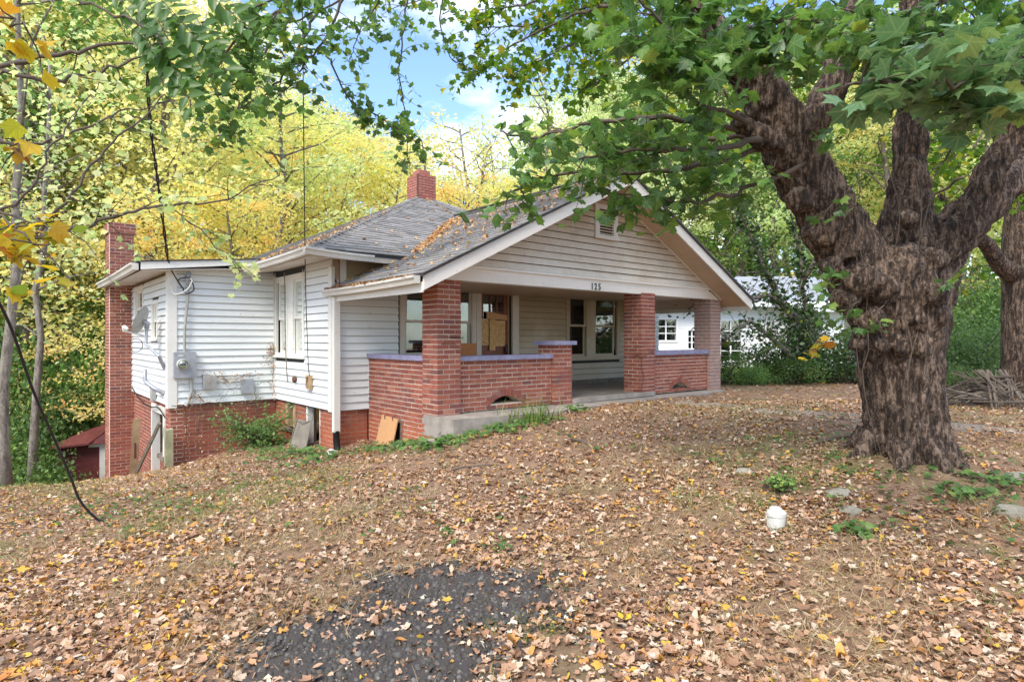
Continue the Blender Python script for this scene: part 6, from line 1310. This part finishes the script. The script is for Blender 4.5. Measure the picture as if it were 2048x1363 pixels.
# leaf litter in three depths of field
for (N0, y0, y1, s0, s1, tm, lift, nm) in ((52000, 1.9, 5.2, .026, .072, T_LIT, .022, 'fallen_leaves'), (66000, 5.0, 10.5, .03, .072, T_LIT, .02, 'fallen_leaves'), (26000, 10, 20, .06, .12, T_QUAD, .02, 'fallen_leaves'), (26000, 20, 75, .15, .40, T_QUAD, .04, 'fallen_leaves')):
    x, y = scat(N0, y0, y1, 1.0 if y0 < 20 else 1.6)
    den = (.60+.40*nn(x, y, 1.3, 1))*(.35+.85*np.clip(nn(x, y, 4.3, 8)*1.5-.1, 0, 1)+.2*nn(x, y, 11, 2))*(1-.55*np.clip(nn(x, y, 2.2, 3)*1.7-.75, 0, 1)); den = den*np.clip(1-(asph(x, y)+.25*(nn(x, y, 9, 4)-.5)-.2)*2.2, .22, 1) if y1 < 6 else den
    if y0 < 11: den = den*np.where((((x-4.4)**2/1.2+(y-5.3)**2/.5) < 1), .35, 1)
    k = RN.rand(len(x)) < den; x, y = x[k], y[k]; n = len(x); u = 1024+x/y*F; rnd = RN.beta(1.5, 1.35, n)*.93
    red = (u < 450) & (RN.rand(n) < .10); rnd = np.where(red, RN.uniform(.80, 1, n), rnd); rnd = np.where(RN.rand(n) < .03, RN.uniform(.92, .97, n), rnd)
    sz = s0*.7+(s1-s0*.7)*RN.rand(n)**1.9; sz = np.where(RN.rand(n) < .03, sz*1.5, sz)
    P = np.column_stack([x, y, gz(x, y)+lift*RN.uniform(.25, 1.3, n)]); tilt = RN.uniform(.05, .50, n)[:, None]
    link(nm, leafmesh(nm, tm, P, basis(rndn(n)*tilt+np.array([0, 0, 1.0]), rndn(n)), sz*.86, rnd, 'litter' if y0 < 19 else 'forest_orange'), kind='stuff')
# straw and green grass
def blades(nm, N0, y0, y1, mat, hmin, hmax, wd, f, lay):
    x, y = scat(N0, y0, y1); k = RN.rand(len(x)) < f(x, y); x, y = x[k], y[k]; cx = np.repeat(x, 7)+RN.normal(size=len(x)*7)*.035; cy = np.repeat(y, 7)+RN.normal(size=len(x)*7)*.03; n = len(cx)
    if not n: return
    T = (T_BLADE[0][0]*np.array([wd, 1, 1]), T_BLADE[0][1]); tip = rndn(n); tip[:, 2] = np.abs(tip[:, 2])*lay+lay*.6; nr = rndn(n)
    link(nm, leafmesh(nm, [T], np.column_stack([cx, cy, gz(cx, cy)+.005]), basis(nr, tip), RN.uniform(hmin, hmax, n), RN.rand(n), mat), kind='stuff')
blades('dry_grass', 7000, 2.1, 5.5, 'straw', .06, .15, .5, lambda x, y: np.clip(nn(x, y, 2.2, 3)*1.7-.55, 0, 1)*np.where(asph(x, y) > .35, .03, 1), .35)
blades('dry_grass', 5000, 5.5, 10, 'straw', .05, .12, 1.0, lambda x, y: np.clip(nn(x, y, 1.6, 3)*1.7-.6, 0, 1), .4)
blades('green_grass', 2600, 2.1, 5.5, 'grass', .06, .15, .55, lambda x, y: np.clip(nn(x, y, 1.9, 5)*1.8-1.05, 0, 1)*np.where(asph(x, y) > .35, .05, 1), .7)
blades('green_grass', 8000, 5.0, 9.5, 'grass', .05, .12, .8, lambda x, y: np.clip(nn(x, y, 1.2, 6)*1.8-.85, 0, 1)*np.where(x < 0, 1.0, .45), .8)
blades('lawn_grass', 5000, 15, 24, 'grass', .12, .3, 1.2, lambda x, y: (x > 6)*1.0, .9)
# small green ground weeds
x, y = scat(2600, 4.2, 9.6); k = (RN.rand(len(x)) < np.clip(nn(x, y, .9, 2)*1.5-.62, .02, 1)); x, y = x[k], y[k]; x = np.repeat(x, 3)+RN.normal(size=len(x)*3)*.05; y = np.repeat(y, 3)+RN.normal(size=len(y)*3)*.05; n = len(x)
link('ground_weeds', leafmesh('ground_weeds', T_MAPLE_S, np.column_stack([x, y, gz(x, y)+RN.uniform(.02, .06, n)]), basis(rndn(n)*.4+np.array([0, 0, 1.]), rndn(n)), RN.uniform(.025, .055, n), RN.rand(n), 'shrub'), kind='stuff')
# weeds along the walls
P = []
for q in range(900):
    w = R.random()
    if w < .25: a, b = R.uniform(-.7, 1.4), R.gauss(-.75, .18)
    elif w < .5: a, b = R.gauss(-.35, .2), R.uniform(-.7, 1.6)
    else: a, b = R.uniform(-1.3, -.6)-abs(R.gauss(0, .3)), R.uniform(1.0, 4.6)
    p = hw(a, b); P.append((p.x, p.y))
P = np.array(P); n = len(P); link('wall_weeds', leafmesh('wall_weeds', T_MAPLE_S, np.column_stack([P, gz(P[:, 0], P[:, 1])+RN.uniform(.02, .10, n)]), basis(rndn(n)*.4+np.array([0, -.2, 1.]), rndn(n)), RN.uniform(.03, .075, n), RN.rand(n), 'shrub'), kind='stuff')
# leaves on the roofs and in the gutters
P = []; NN = []
for q in range(2600):
    w = R.random()
    if w < .36:                                   # valley
        t = R.random()**.8; a = .6+2.6*t+R.gauss(0, .10); b = 1.6+(zp(a)-MZ)/ms-abs(R.gauss(0, .13))*1.6; z = max(zp(a), MZ+ms*(b-1.6)); n_ = (-.3, -.2, 1)
    elif w < .66:
        a = -.58+4.1*R.random()**.8; b = R.uniform(-.5, 3.2); z = zp(a); n_ = (-S_, 0, 1)
        if z > MZ and b > 1.6+(z-MZ)/ms: continue
    elif w < .74: a, b = -.645+R.uniform(-.05, .05), R.uniform(-.45, 2.3); z = .755; n_ = (0, 0, 1)
    elif w < .84: t = R.random(); a = R.uniform(0, 5); b = 1.6+4.8*t; z = MZ+ms*(b-1.6); n_ = (0, -ms, 1); a = a if abs(a-3.75) < 4.92*(1-t) else 3.7
    elif w < .96: t = R.random(); b = R.uniform(2, 5); a = -1.15+(b-1.6)*R.random(); z = MZ+ms*(a+1.17); n_ = (-ms, 0, 1)
    else: a, b = R.uniform(-2.9, -2.4), R.uniform(4.7, 9.5); z = zw(a)+.03; n_ = (0, 0, 1)
    P.append(tuple(Vector((a, b, z+OZ+.03+R.uniform(0, .02))))); NN.append(n_)
P = np.array(P); n = len(P); o = link('roof_leaves', leafmesh('roof_leaves', T_LIT, P, basis(rndn(n)*.45+np.array(NN), rndn(n)), RN.uniform(.03, .068, n), RN.rand(n), 'litter_roof'), house, kind='stuff')
